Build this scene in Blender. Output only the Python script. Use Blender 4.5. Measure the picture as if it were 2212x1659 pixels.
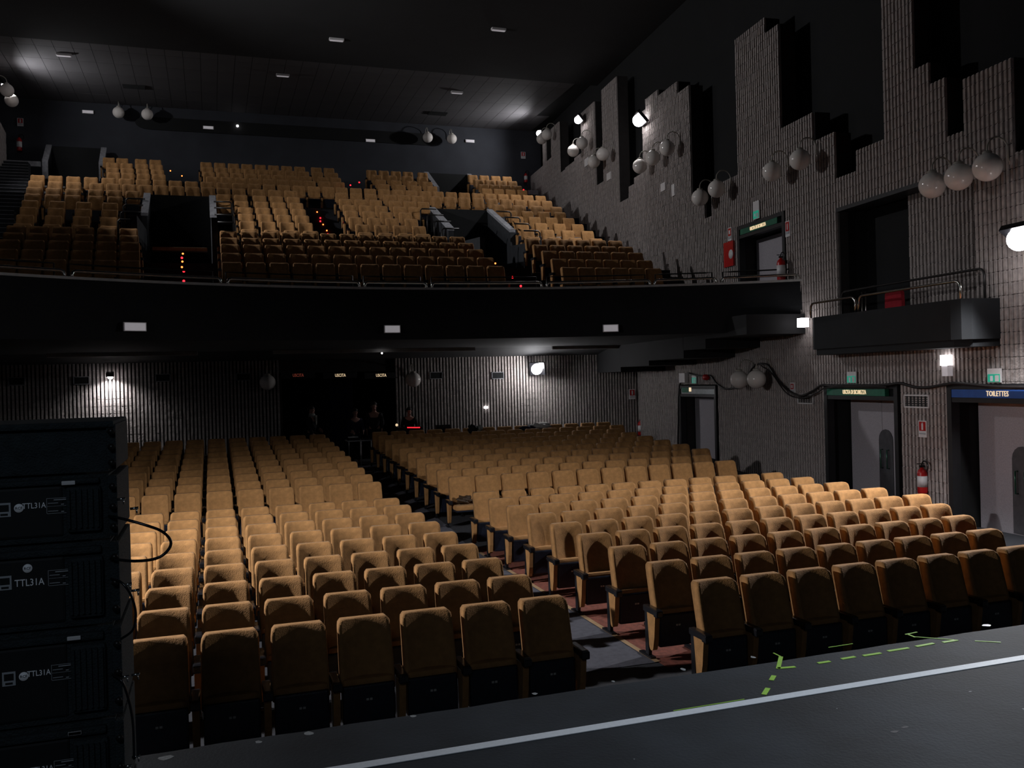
import bpy, bmesh, math, random
from mathutils import Vector, Matrix
random.seed(7)
R = math.radians
for o in list(bpy.data.objects):
    bpy.data.objects.remove(o)
SC = bpy.context.scene
COL = SC.collection

# ------------------------------------------------------------------ camera, world, exposure
EYE = 2.84                      # eye height above the stalls floor (floor is z = 0)
FPX, YAW, PIT, ROLL = 1959.0, R(18.34), R(-0.28), R(1.51)
fwd = Vector((math.sin(YAW) * math.cos(PIT), math.cos(YAW) * math.cos(PIT), math.sin(PIT)))
rt0 = Vector((math.cos(YAW), -math.sin(YAW), 0))
up0 = rt0.cross(fwd)
rt = rt0 * math.cos(ROLL) - up0 * math.sin(ROLL)
up = rt0 * math.sin(ROLL) + up0 * math.cos(ROLL)
cam_d = bpy.data.cameras.new('camera')
cam_d.sensor_width = 36.0
cam_d.lens = FPX / 2212 * 36.0
cam_d.clip_end = 200
cam = bpy.data.objects.new('camera', cam_d)
COL.objects.link(cam)
cam.matrix_world = Matrix(((rt.x, up.x, -fwd.x, 0), (rt.y, up.y, -fwd.y, 0), (rt.z, up.z, -fwd.z, EYE), (0, 0, 0, 1)))
SC.camera = cam
SC.view_settings.view_transform = 'Standard'
SC.view_settings.look = 'None'
SC.view_settings.gamma = 1.0
SC.view_settings.use_curve_mapping = False
SC.view_settings.exposure = 0.0
SC.cycles.use_denoising = True
SC.cycles.max_bounces = 3
SC.cycles.diffuse_bounces = 2
SC.cycles.glossy_bounces = 2
SC.cycles.transmission_bounces = 0
SC.cycles.caustics_reflective = False
SC.cycles.caustics_refractive = False
SC.cycles.use_adaptive_sampling = True
SC.cycles.adaptive_threshold = 0.03
SC.cycles.sample_clamp_indirect = 3.0
W = bpy.data.worlds.new('stage_house_gloom')
SC.world = W
W.use_nodes = True
W.node_tree.nodes['Background'].inputs[0].default_value = (0.55, 0.72, 1.0, 1)
W.node_tree.nodes['Background'].inputs[1].default_value = 0.005

def point_light(name, loc, watts, radius=0.1, col=(0.97, 0.97, 1.0)):
    d = bpy.data.lights.new(name, 'POINT')
    d.energy = watts; d.shadow_soft_size = radius; d.color = col
    o = bpy.data.objects.new(name, d); o.location = loc
    COL.objects.link(o)
    return o

def spot_light(name, loc, aim, watts, angle, blend=0.4, radius=0.06, col=(0.97, 0.97, 1.0)):
    d = bpy.data.lights.new(name, 'SPOT')
    d.energy = watts; d.spot_size = R(angle); d.spot_blend = blend; d.shadow_soft_size = radius; d.color = col
    o = bpy.data.objects.new(name, d); o.location = loc
    o.rotation_euler = (Vector(aim) - Vector(loc)).to_track_quat('-Z', 'Y').to_euler()
    COL.objects.link(o)
    return o

# fill lights added over the stage, unseen; they brighten speaker backs and floor
stage_l = bpy.data.lights.new('stage_fill_light', 'AREA')
stage_l.energy = 20; stage_l.shape = 'RECTANGLE'; stage_l.size = 1.5; stage_l.size_y = 0.5; stage_l.color = (0.72, 0.85, 1.0)
stage_o = bpy.data.objects.new('stage_fill_light', stage_l)
stage_o.location = (-1.2, -1.6, EYE + 2.3); stage_o.rotation_euler = (R(48), 0, R(-8))
COL.objects.link(stage_o)

spot_light('stage_fill_downlight', (4.2, 1.3, EYE + 5.5), (4.2, 1.6, 0), 950, 68, 0.8, 0.25, (0.80, 0.90, 1.0))  # added fill from above, lifts the stage floor and white tape

# ------------------------------------------------------------------ sight lines onto the real planes of the hall
def ray(x, y):
    x -= 1106; y -= 829.5
    cr, sr = math.cos(ROLL), math.sin(ROLL)
    xx = x * cr - y * sr; yy = x * sr + y * cr
    return rt0 * (xx / FPX) + fwd + up0 * (-yy / FPX)
def onY(x, y, Y):
    r = ray(x, y); r = r * (Y / r.y); r.z += EYE; return r
def onX(x, y, X):
    r = ray(x, y); r = r * (X / r.x); r.z += EYE; return r
def onZ(x, y, Z):
    r = ray(x, y); r = r * ((Z - EYE) / r.z); r.z += EYE; return r
ALPHA = R(4.28); W0 = 12.1 * 0.945
WD = Vector((math.sin(ALPHA), math.cos(ALPHA), 0))       # along the right wall, away from the stage
WN = Vector((-math.cos(ALPHA), math.sin(ALPHA), 0))      # out of the right wall into the hall
WP = Vector((W0, 0, 0))
def wall(x, y, off=0.0):
    r = ray(x, y); p = WP + WN * off
    r = r * (p.dot(WN) / r.dot(WN)); r.z += EYE; return r
def wsz(x, y, off=0.0):                                    # (s, z) on the right wall
    p = wall(x, y, off); return (p - WP).dot(WD), p.z
def wpt(s, off, z): return WP + WD * s + WN * off + Vector((0, 0, z))
CX = 3.59                                                  # centre line of the hall
def xwall(Y): return W0 + math.tan(ALPHA) * Y
def xleft(Y): return 2 * CX - xwall(Y)
ARC_C = (4.3, 3.83); ARC_R = 15.95                         # balcony front
def arcpt(a, r, z): return Vector((ARC_C[0] + r * math.sin(a), ARC_C[1] + r * math.cos(a), z))
def on_arc(x, y, rad=ARC_R):
    r = ray(x, y); a = r.x ** 2 + r.y ** 2
    b = -2 * (r.x * ARC_C[0] + r.y * ARC_C[1]); c = ARC_C[0] ** 2 + ARC_C[1] ** 2 - rad ** 2
    t = (-b + math.sqrt(b * b - 4 * a * c)) / (2 * a)
    p = r * t; p.z += EYE; return p

# ------------------------------------------------------------------ materials
def mat(name, col, rough=0.6, metal=0.0, var=0.0, scale=8.0, bump=0.0, bscale=40.0, sheen=0.0, emit=None, estr=0.0, col2=None, spec=0.5):
    m = bpy.data.materials.new(name); m.use_nodes = True
    nt = m.node_tree; n = nt.nodes; b = n['Principled BSDF']
    b.inputs['Roughness'].default_value = rough
    b.inputs['Metallic'].default_value = metal
    b.inputs['Specular IOR Level'].default_value = spec
    if sheen:
        b.inputs['Sheen Weight'].default_value = sheen
        b.inputs['Sheen Roughness'].default_value = 0.4
        b.inputs['Sheen Tint'].default_value = (1.0, 0.8, 0.55, 1)
    tc = n.new('ShaderNodeTexCoord')
    nz = n.new('ShaderNodeTexNoise'); nz.inputs['Scale'].default_value = scale; nz.inputs['Detail'].default_value = 4
    nt.links.new(tc.outputs['Object'], nz.inputs['Vector'])
    cr = n.new('ShaderNodeValToRGB')
    c2 = col2 if col2 else tuple(c * (1 - var) for c in col)
    c1 = col if col2 else tuple(min(1, c * (1 + var)) for c in col)
    cr.color_ramp.elements[0].position = 0.3; cr.color_ramp.elements[1].position = 0.7
    cr.color_ramp.elements[0].color = (*c2, 1); cr.color_ramp.elements[1].color = (*c1, 1)
    nt.links.new(nz.outputs['Fac'], cr.inputs['Fac'])
    nt.links.new(cr.outputs['Color'], b.inputs['Base Color'])
    if bump:
        bz = n.new('ShaderNodeTexNoise'); bz.inputs['Scale'].default_value = bscale; bz.inputs['Detail'].default_value = 3
        nt.links.new(tc.outputs['Object'], bz.inputs['Vector'])
        bp = n.new('ShaderNodeBump'); bp.inputs['Strength'].default_value = bump; bp.inputs['Distance'].default_value = 0.02
        nt.links.new(bz.outputs['Fac'], bp.inputs['Height'])
        nt.links.new(bp.outputs['Normal'], b.inputs['Normal'])
    if emit:
        b.inputs['Emission Color'].default_value = (*emit, 1)
        b.inputs['Emission Strength'].default_value = estr
    return m
M = dict(
    velvet=mat('tan_velvet', (0.42, 0.208, 0.070), 0.9, var=0.16, scale=14, bump=0.25, bscale=90, sheen=0.10),
    navy=mat('dark_leatherette', (0.010, 0.013, 0.024), 0.38, var=0.3, scale=20, bump=0.1, bscale=60),
    black=mat('black_plastic', (0.012, 0.012, 0.014), 0.22, var=0.2),
    plate=mat('seat_number_plate', (0.55, 0.52, 0.46), 0.3, var=0.1, scale=200),
    block=mat('split_block', (0.42, 0.37, 0.35), 0.95, var=0.18, scale=9, bump=0.6, bscale=30),
    mortar=mat('pale_mortar', (0.62, 0.57, 0.54), 0.95, var=0.15, scale=20),
    blockdark=mat('block_shade', (0.030, 0.026, 0.025), 0.95, var=0.2, scale=4, bump=0.3),  # concrete in grooves and returns, their shade put into a darker colour
    blackwall=mat('black_paint_and_dark_depths', (0.006, 0.0065, 0.007), 0.9, var=0.2, scale=1.5),  # also puts the darkness of unlit openings and passage ends into colour
    fascia=mat('dark_fascia', (0.0075, 0.009, 0.011), 0.85, var=0.25, scale=2.0, bump=0.1, bscale=120),
    soffit=mat('soffit_black', (0.010, 0.010, 0.011), 0.85, var=0.2, scale=2),
    backplaster=mat('blue_grey_plaster', (0.040, 0.043, 0.053), 0.9, var=0.15, scale=1.2, bump=0.1),
    ceil=mat('ceiling_board', (0.085, 0.08, 0.085), 0.85, var=0.1, scale=1.2),
    ceildark=mat('ceiling_unlit', (0.010, 0.010, 0.011), 0.9, var=0.2, scale=1),  # unlit part of the ceiling, its missing light put into the colour
    carpet=mat('charcoal_carpet', (0.020, 0.021, 0.026), 0.97, var=0.3, scale=20, bump=0.3, bscale=200),
    aisle=mat('grey_aisle_carpet', (0.085, 0.085, 0.105), 0.97, var=0.2, scale=12, bump=0.4, bscale=180),
    red=mat('rust_red_carpet', (0.20, 0.055, 0.033), 0.95, var=0.35, scale=(18), bump=0.4, bscale=150),
    stage=mat('stage_floor', (0.022, 0.027, 0.034), 0.66, var=0.35, scale=2.2, bump=0.12, bscale=60, spec=0.3),
    coping=mat('grey_coping', (0.30, 0.30, 0.32), 0.85, var=0.25, scale=10, bump=0.3),
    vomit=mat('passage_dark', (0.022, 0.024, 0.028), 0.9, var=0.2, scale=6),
    chrome=mat('chrome_tube', (0.78, 0.76, 0.70), 0.18, metal=1.0, var=0.05),
    darksteel=mat('dark_handrail', (0.02, 0.018, 0.017), 0.35, metal=0.3, var=0.1),
    step=mat('step_nosing', (0.20, 0.20, 0.22), 0.7, var=0.2, scale=12),
    doorgrey=mat('grey_padded_door', (0.42, 0.39, 0.42), 0.9, var=0.14, scale=60, bump=0.2, bscale=200),
    frame=mat('door_frame_black', (0.012, 0.012, 0.014), 0.55, var=0.2),
    archplate=mat('door_push_plate', (0.075, 0.072, 0.080), 0.6, var=0.2),
    greensign=mat('green_sign', (0.012, 0.15, 0.085), 0.45, var=0.25, scale=6),
    bluesign=mat('blue_sign', (0.03, 0.11, 0.42), 0.45, var=0.1),
    silversign=mat('silver_sign', (0.40, 0.44, 0.45), 0.35, metal=0.2, var=0.2, scale=5),
    white=mat('white_plastic', (0.78, 0.76, 0.76), 0.45, var=0.04),
    diffuser=mat('lamp_diffuser', (0.80, 0.76, 0.80), 0.35, var=0.05, emit=(1, 0.95, 1), estr=0.18),  # slight glow added to whiten lamp covers, most of them switched off
    globe=mat('opal_globe', (0.86, 0.80, 0.75), 0.12, var=0.05, scale=4),
    arm=mat('cream_arm', (0.42, 0.39, 0.34), 0.35, var=0.1),
    red_box=mat('red_enamel', (0.50, 0.012, 0.012), 0.35, var=0.12),
    redcloth=mat('red_cloth', (0.36, 0.010, 0.022), 0.9, var=0.2, bump=0.2, bscale=80),
    emerald=mat('exit_green', (0.02, 0.36, 0.22), 0.4, var=0.15, scale=15, emit=(0.03, 0.6, 0.4), estr=0.25),
    cable=mat('black_cable', (0.014, 0.011, 0.011), 0.5, var=0.2),
    cab=mat('speaker_paint', (0.018, 0.026, 0.030), 0.8, var=0.3, scale=30, bump=0.5, bscale=160),
    cabdark=mat('speaker_recess', (0.006, 0.007, 0.008), 0.7, var=0.2),
    ink=mat('printed_white', (0.80, 0.84, 0.90), 0.6, var=0.1, emit=(0.6, 0.66, 0.75), estr=0.03),  # faint glow put into the ink to lift the print
    inkdim=mat('printed_grey', (0.45, 0.47, 0.50), 0.6, var=0.1),
    whitetape=mat('white_tape', (0.78, 0.82, 0.88), 0.5, var=0.05, scale=60),
    greentape=mat('green_tape', (0.40, 0.72, 0.10), 0.5, var=0.1, scale=40),
    scrap=mat('grey_scrap', (0.30, 0.32, 0.33), 0.7, var=0.3, scale=60),
    lampface=mat('lamp_face', (1, 1, 1), 0.3, emit=(1, 0.97, 1.0), estr=22.0),
    bulb=mat('lamp_glow', (1, 1, 1), 0.3, emit=(1, 0.97, 1.0), estr=6.0),
    redled=mat('red_step_led', (0.5, 0.02, 0.02), 0.3, emit=(1.0, 0.012, 0.02), estr=5.0),
    amberled=mat('amber_step_led', (0.6, 0.2, 0.02), 0.3, emit=(1.0, 0.16, 0.03), estr=5.0),
    signglow=mat('lit_letters', (0.9, 0.75, 0.55), 0.5, emit=(1.0, 0.74, 0.45), estr=0.8),
    signred=mat('dim_letters', (0.5, 0.15, 0.1), 0.5, emit=(1.0, 0.2, 0.12), estr=0.12),
    skin=mat('skin', (0.46, 0.26, 0.20), 0.55, var=0.08, scale=20),
    hair=mat('dark_hair', (0.02, 0.014, 0.011), 0.6, var=0.3, scale=60),
    cloth_k=mat('black_cloth', (0.010, 0.010, 0.013), 0.9, var=0.3, scale=20, bump=0.3),
    cloth_b=mat('navy_cloth', (0.012, 0.012, 0.035), 0.9, var=0.3, scale=20, bump=0.3),
    scarf=mat('pale_scarf', (0.42, 0.42, 0.38), 0.9, var=0.2, scale=40),
    coat=mat('white_coat_cloth', (0.62, 0.60, 0.58), 0.9, var=0.15, scale=12, bump=0.5, bscale=14),
    brown=mat('brown_leather', (0.05, 0.028, 0.014), 0.6, var=0.3, scale=10, bump=0.4, bscale=25),
    railgrey=mat('ledge_metal', (0.55, 0.54, 0.52), 0.45, metal=0.0, var=0.1),
    plank=mat('tan_board', (0.36, 0.23, 0.12), 0.7, var=0.2, scale=9),
)

# ------------------------------------------------------------------ mesh builder
class MB:
    def __init__(s): s.v = []; s.f = []; s.m = []; s.sm = []
    def add(s, vs, fs, mi=0, smooth=False):
        k = len(s.v); s.v += [tuple(p) for p in vs]
        for f in fs: s.f.append(tuple(i + k for i in f)); s.m.append(mi); s.sm.append(smooth)
        return s
    def box(s, x0, x1, y0, y1, z0, z1, mi=0):
        vs = [(x, y, z) for z in (z0, z1) for y in (y0, y1) for x in (x0, x1)]
        return s.add(vs, [(0, 2, 3, 1), (4, 5, 7, 6), (0, 1, 5, 4), (1, 3, 7, 5), (3, 2, 6, 7), (2, 0, 4, 6)], mi)
    def rbox(s, x0, x1, y0, y1, z0, z1, b, mi=0):      # box with chamfered edges
        bm = bmesh.new(); bmesh.ops.create_cube(bm, size=1)
        for v in bm.verts:
            v.co = Vector((x0 + (v.co.x + .5) * (x1 - x0), y0 + (v.co.y + .5) * (y1 - y0), z0 + (v.co.z + .5) * (z1 - z0)))
        bmesh.ops.bevel(bm, geom=bm.edges[:], offset=b, segments=2, affect='EDGES', profile=0.6)
        bm.verts.index_update()
        s.add([v.co for v in bm.verts], [[v.index for v in f.verts] for f in bm.faces], mi)
        bm.free(); return s
    def obox(s, c, ax, ay, az, mi=0):                    # centre and three half-axes
        vs = [c + ax * i + ay * j + az * k for k in (-1, 1) for j in (-1, 1) for i in (-1, 1)]
        return s.add(vs, [(0, 2, 3, 1), (4, 5, 7, 6), (0, 1, 5, 4), (1, 3, 7, 5), (3, 2, 6, 7), (2, 0, 4, 6)], mi)
    def prism(s, poly, o, ux, uy, un, mi=0, smooth=False):   # polygon in the (ux, uy) plane pushed along un
        n = len(poly)
        vs = [o + ux * a + uy * b for a, b in poly] + [o + ux * a + uy * b + un for a, b in poly]
        fs = [tuple(range(n - 1, -1, -1)), tuple(range(n, 2 * n))] + [(i, (i + 1) % n, n + (i + 1) % n, n + i) for i in range(n)]
        return s.add(vs, fs, mi, smooth)
    def tube(s, pts, r, n=8, mi=0, cap=True):
        pts = [Vector(p) for p in pts]; rings = []; prev = None
        for i, p in enumerate(pts):
            t = (pts[min(i + 1, len(pts) - 1)] - pts[max(i - 1, 0)]).normalized()
            a = prev if prev is not None else (Vector((0, 0, 1)) if abs(t.z) < .9 else Vector((1, 0, 0)))
            a = (a - t * a.dot(t)).normalized(); prev = a; b = t.cross(a)
            rr = r[i] if isinstance(r, (list, tuple)) else r
            rings.append([p + (a * math.cos(2 * math.pi * j / n) + b * math.sin(2 * math.pi * j / n)) * rr for j in range(n)])
        vs = [q for g in rings for q in g]; fs = []
        for i in range(len(pts) - 1):
            for j in range(n):
                fs.append((i * n + j, i * n + (j + 1) % n, (i + 1) * n + (j + 1) % n, (i + 1) * n + j))
        if cap: fs += [tuple(range(n - 1, -1, -1)), tuple(range((len(pts) - 1) * n, len(pts) * n))]
        return s.add(vs, fs, mi, True)
    def lathe(s, prof, o, n=16, axis=Vector((0, 0, 1)), mi=0):  # (radius, height) profile
        axis = axis.normalized(); a = axis.orthogonal().normalized(); b = axis.cross(a)
        vs = []; fs = []
        for r, h in prof:
            for j in range(n):
                t = 2 * math.pi * j / n
                vs.append(o + axis * h + (a * math.cos(t) + b * math.sin(t)) * max(r, 1e-4))
        for i in range(len(prof) - 1):
            for j in range(n):
                fs.append((i * n + j, i * n + (j + 1) % n, (i + 1) * n + (j + 1) % n, (i + 1) * n + j))
        fs += [tuple(range(n - 1, -1, -1)), tuple(range((len(prof) - 1) * n, len(prof) * n))]
        return s.add(vs, fs, mi, True)
    def sphere(s, c, r, n=20, m=12, mi=0, sq=(1, 1, 1)):
        vs = [Vector(c) + Vector((0, 0, r * sq[2]))]; fs = []
        for i in range(1, m):
            p = math.pi * i / m
            for j in range(n):
                t = 2 * math.pi * j / n
                vs.append(Vector(c) + Vector((r * sq[0] * math.sin(p) * math.cos(t), r * sq[1] * math.sin(p) * math.sin(t), r * sq[2] * math.cos(p))))
        vs.append(Vector(c) - Vector((0, 0, r * sq[2]))); L = len(vs) - 1
        for j in range(n):
            fs.append((0, 1 + j, 1 + (j + 1) % n)); fs.append((L, L - n + (j + 1) % n, L - n + j))
        for i in range(m - 2):
            for j in range(n):
                a = 1 + i * n + j; b = 1 + i * n + (j + 1) % n
                fs.append((a, a + n, b + n, b))
        return s.add(vs, fs, mi, True)
    def mesh(s, name, mats, origin=(0, 0, 0)):
        me = bpy.data.meshes.new(name); ox, oy, oz = origin
        me.from_pydata([(x - ox, y - oy, z - oz) for x, y, z in s.v], [], s.f)
        for m_ in (mats if isinstance(mats, (list, tuple)) else [mats]): me.materials.append(m_)
        me.polygons.foreach_set('material_index', s.m)
        me.polygons.foreach_set('use_smooth', s.sm)
        me.update(); return me
    def base(s):
        xs = [p[0] for p in s.v]; ys = [p[1] for p in s.v]; zs = [p[2] for p in s.v]
        return Vector(((min(xs) + max(xs)) / 2, (min(ys) + max(ys)) / 2, min(zs)))
    def build(s, name, mats, parent=None, keep=False):
        # vertices are in world space; the object's origin goes to the middle of its base
        o0 = Vector((0, 0, 0)) if keep else s.base()
        o = bpy.data.objects.new(name, s.mesh(name, mats, o0)); COL.objects.link(o)
        if parent is not None:
            o.parent = parent; o.location = o0 - gloc(parent)
        else:
            o.location = o0
        return o
def gloc(o):
    p = Vector((0, 0, 0))
    while o: p = p + o.location; o = o.parent
    return p
def tag(o, label=None, cat=None, group=None, kind=None):
    if label: o['label'] = label
    if cat: o['category'] = cat
    if group: o['group'] = group
    if kind: o['kind'] = kind
    return o
def empty(name, loc=(0, 0, 0)):
    o = bpy.data.objects.new(name, None); o.empty_display_size = 0.1; o.location = loc; COL.objects.link(o); return o
def child(name, me, parent, loc=(0, 0, 0)):
    o = bpy.data.objects.new(name, me); COL.objects.link(o); o.parent = parent; o.location = loc; return o
def text(name, body, size, m, x_axis, y_axis, loc, parent=None, ext=0.004, sx=1.0):
    c = bpy.data.curves.new(name, 'FONT'); c.body = body; c.size = size; c.align_x = 'CENTER'; c.align_y = 'CENTER'; c.extrude = ext; c.resolution_u = 2
    t = bpy.data.objects.new(name, c); COL.objects.link(t)
    dg = bpy.context.evaluated_depsgraph_get(); dg.update()
    me = bpy.data.meshes.new_from_object(t.evaluated_get(dg)); bpy.data.objects.remove(t); bpy.data.curves.remove(c)
    me.name = name; me.materials.clear(); me.materials.append(m)
    xa = Vector(x_axis).normalized(); ya = Vector(y_axis).normalized(); za = xa.cross(ya)
    o = bpy.data.objects.new(name, me); COL.objects.link(o)
    o.rotation_euler = Matrix((xa, ya, za)).transposed().to_euler(); o.scale = (sx, 1, 1)
    if parent is not None: o.parent = parent; o.location = Vector(loc) - gloc(parent)
    else: o.location = loc
    return o
ORD = ['zeroth', 'first', 'second', 'third', 'fourth', 'fifth', 'sixth', 'seventh', 'eighth', 'ninth', 'tenth', 'eleventh', 'twelfth',
       'thirteenth', 'fourteenth', 'fifteenth', 'sixteenth', 'seventeenth', 'eighteenth', 'nineteenth', 'twentieth']
ZV = Vector((0, 0, 1))
def pj(p):
    q = Vector((p[0], p[1], p[2] - EYE)); d = q.dot(fwd)
    return 1106 + FPX * q.dot(rt) / d, 829.5 - FPX * q.dot(up) / d

# ------------------------------------------------------------------ right wall: ribbed split blocks with stepped towers
SKY = [(9.4, 3.4), (11.2, 4.92), (12.3, 4.05), (12.72, 5.10), (13.12, 5.50), (13.55, 9.6), (14.44, 4.46), (15.26, 4.05), (16.05, 5.04), (16.78, 5.68),
       (18.1, 8.12), (18.75, 8.51), (20.2, 5.08), (21.3, 4.9), (21.7, 4.3), (22.1, 5.0), (22.9, 8.24), (23.7, 8.6), (25.1, 8.8), (26.1, 8.5), (26.45, 6.55),
       (27.25, 6.38), (27.7, 6.0), (28.6, 10.38), (30.1, 7.08), (30.9, 10.2), (32.5, 8.7), (33.4, 8.6), (34.6, 8.55), (35.35, 10.7), (36.5, 9.5), (37.3, 10.6), (37.8, 9.45), (40.6, 9.45)]
OPEN = [(10.2, 12.80, 0.0, 2.56), (14.14, 16.56, 0.0, 2.56), (21.65, 24.0, 0.0, 2.56), (17.98, 20.2, EYE + 1.86, EYE + 3.75), (12.15, 15.97, EYE + 0.45, EYE + 3.42)]
def wtop(s):
    t = None
    for a, z in SKY:
        if s >= a: t = z
    return EYE + t
def zints(s):
    iv = [(0.0, wtop(s))]
    for a, b, z0, z1 in OPEN:
        if a <= s < b:
            nx = []
            for p, q in iv:
                if z0 > p: nx.append((p, min(q, z0)))
                if z1 < q: nx.append((max(p, z1), q))
            iv = [i for i in nx if i[1] - i[0] > 0.01]
    return iv
body = MB()
cuts = sorted(set([a for a, z in SKY] + [a for o in OPEN for a in o[:2] if a > 9.4]))
for a, b in zip(cuts[:-1], cuts[1:]):
    if a >= 40.5: break
    for z0, z1 in zints((a + b) / 2):
        c = wpt((a + b) / 2, -0.19, (z0 + z1) / 2)
        body.obox(c, WD * ((b - a) / 2), WN * 0.19, ZV * ((z1 - z0) / 2))
wall_right = tag(body.build('wall_right', M['blockdark'], keep=True), 'grey ribbed concrete block wall with stepped towers and exit doors', None, None, 'structure')
RP, CH = 0.10, 0.20                                        # rib pitch, course height
def rib_piece(mb, P, D, N, s, z0, z1, rnd):
    a, b = s + 0.018, s + 0.082; zm = z1 - min(0.013, (z1 - z0) * .3)
    d0 = 0.045 + rnd.random() * 0.008; d = [d0 + rnd.random() * 0.006 for _ in range(4)]
    q = lambda u, n, z: P + D * u + N * n + ZV * z
    vs = [q(a, 0, z0), q(b, 0, z0), q(b, 0, z1), q(a, 0, z1),
          q(a + .006, d[0], z0 + .001), q(b - .006, d[1], z0 + .001), q(b - .006, d[2], zm), q(a + .006, d[3], zm),
          q(a + .006, .040, zm), q(b - .006, .040, zm), q(b - .006, .040, z1), q(a + .006, .040, z1)]
    mb.add(vs, [(4, 5, 6, 7), (7, 6, 9, 8), (1, 2, 6, 5), (3, 0, 4, 7)], 0)
    mb.add([vs[i] for i in (8, 9, 10, 11)], [(0, 1, 2, 3)], 1)
rnd = random.Random(3)
variants = []
for k in range(6):
    mb = MB()
    for j in range(4): rib_piece(mb, Vector((0, 0, 0)), Vector((1, 0, 0)), Vector((0, 1, 0)), j * RP, 0.0, CH, rnd)
    variants.append(mb.mesh('block', [M['block'], M['mortar']]))
BROT = Matrix((WD, WN, ZV)).transposed().to_euler()
cand = []
for i in range(26, 48):
    for j in range(3, 46):
        s, z = i * 0.4, j * CH
        if all(any(p <= z + 1e-6 and z + CH <= q + 1e-6 for p, q in zints(s + (k + .5) * RP)) for k in range(4)):
            px, py = pj(wpt(s + .2, 0, z + .1))
            hid = (1742 < px < 2083 and 640 < py < 768) or (s > 16.2 and 2.8 < z < 4.9) or z < 0.9
            if 0 < px < 2205 and 0 < py < 1600 and not hid: cand.append((s, i, j))
cand.sort()
single = {(i, j) for s, i, j in cand[:300]}
for n_, (i, j) in enumerate(sorted(single)):
    o = child('block', variants[(i * 7 + j * 3) % 6], wall_right, wpt(i * 0.4, 0.0, j * CH)); o.rotation_euler = BROT
ribs = MB()
for i in range(int(9.4 / RP), int(40.5 / RP)):
    s = i * RP
    for p, q in zints(s + .05):
        j = int(p / CH + 1e-6)
        while j * CH < q - 1e-4:
            z0, z1 = max(p, j * CH), min(q, (j + 1) * CH)
            if (i // 4, j) not in single and z1 - z0 > 0.03:
                rib_piece(ribs, WP, WD, WN, s, z0, z1, rnd)
            j += 1
tag(ribs.build('block_courses', [M['block'], M['mortar']], wall_right), None, None, None, 'stuff')
mb = MB(); c = wpt(25, -0.75, 7.2); mb.obox(c, WD * 17, WN * 0.1, ZV * 7.3)
tag(mb.build('wall_behind', M['blackwall'], keep=True), 'black painted wall behind the stepped block towers', None, None, 'structure')

# recess of the side box: block face set back under a dark lintel, black opening beside it
mb = MB()
for i in range(122, 143):
    for j in range(int((EYE + .45) / CH), int((EYE + 3.42) / CH) + 1):
        z0, z1 = max(j * CH, EYE + .45), min((j + 1) * CH, EYE + 3.36)
        if z1 - z0 > .03: rib_piece(mb, WP - WN * 0.42, WD, WN, i * RP, z0, z1, rnd)
a = MB(); a.obox(wpt(13.2, -0.47, EYE + 1.9), WD * 1.1, WN * 0.05, ZV * 1.5)
wr = tag(a.build('wall_recess', M['blockdark']), 'ribbed block wall set back behind the side box', None, None, 'structure')
tag(mb.build('recess_courses', [M['block'], M['mortar']], wr), None, None, None, 'stuff')
mb = MB(); mb.obox(wpt(14.06, -0.2, EYE + 3.40), WD * 1.98, WN * 0.24, ZV * 0.055)
tag(mb.build('trim_lintel', M['frame']), 'dark lintel over the side box recess', None, None, 'structure')
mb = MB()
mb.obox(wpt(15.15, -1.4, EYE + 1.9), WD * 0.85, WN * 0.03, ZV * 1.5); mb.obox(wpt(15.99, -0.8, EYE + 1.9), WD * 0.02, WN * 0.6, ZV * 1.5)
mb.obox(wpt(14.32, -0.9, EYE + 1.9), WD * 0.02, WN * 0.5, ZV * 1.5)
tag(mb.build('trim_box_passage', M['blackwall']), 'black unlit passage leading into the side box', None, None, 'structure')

# ------------------------------------------------------------------ left wall (mirror of the right one), back walls
LD = Vector((-math.sin(ALPHA), math.cos(ALPHA), 0)); LN = Vector((math.cos(ALPHA), math.sin(ALPHA), 0)); LP = Vector((2 * CX - W0, 0, 0))
mb = MB(); c = LP + LD * 24 - LN * 0.2 + ZV * 6.3; mb.obox(c, LD * 14.4, LN * 0.2, ZV * 6.3)
wl = tag(mb.build('wall_left', M['blockdark'], keep=True), 'grey ribbed concrete block wall beside the balcony stairs', None, None, 'structure')
mb = MB()
for i in range(300, 384):
    for j in range(52, 68 if i < 350 else 63): rib_piece(mb, LP, LD, LN, i * RP, j * CH, (j + 1) * CH, rnd)
tag(mb.build('block_courses', [M['block'], M['mortar']], wl), None, None, None, 'stuff')
YB = 27.3                                                  # back wall under the balcony
XD0, XD1 = onY(612, 870, YB).x, onY(853, 870, YB).x
FZ = 0.56
mb = MB()
mb.box(xleft(YB) - .3, XD0, YB, YB + .3, 0, EYE + 1.0); mb.box(XD1, xwall(YB) + .3, YB, YB + .3, 0, EYE + 1.0)
mb.box(XD0, XD1, YB, YB + .3, EYE + .36, EYE + 1.0)
wb = tag(mb.build('wall_back', M['blockdark'], keep=True), 'ribbed concrete block wall behind the last stalls row', None, None, 'structure')
mb = MB(); PB = Vector((0, YB, 0)); DX = Vector((1, 0, 0)); NB = Vector((0, -1, 0))
i0 = int(xleft(YB) / RP)
for i in range(i0, int(xwall(YB) / RP)):
    s = i * RP
    if XD0 - .1 < s < XD1: continue
    for j in range(4, 18): rib_piece(mb, PB, DX, NB, s, j * CH, (j + 1) * CH, rnd)
tag(mb.build('block_courses', [M['block'], M['mortar']], wb), None, None, None, 'stuff')
mb = MB(); mb.box(XD0 - .02, XD0, YB, YB + 2.5, 0, EYE + .4); mb.box(XD1, XD1 + .02, YB, YB + 2.5, 0, EYE + .4)
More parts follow.
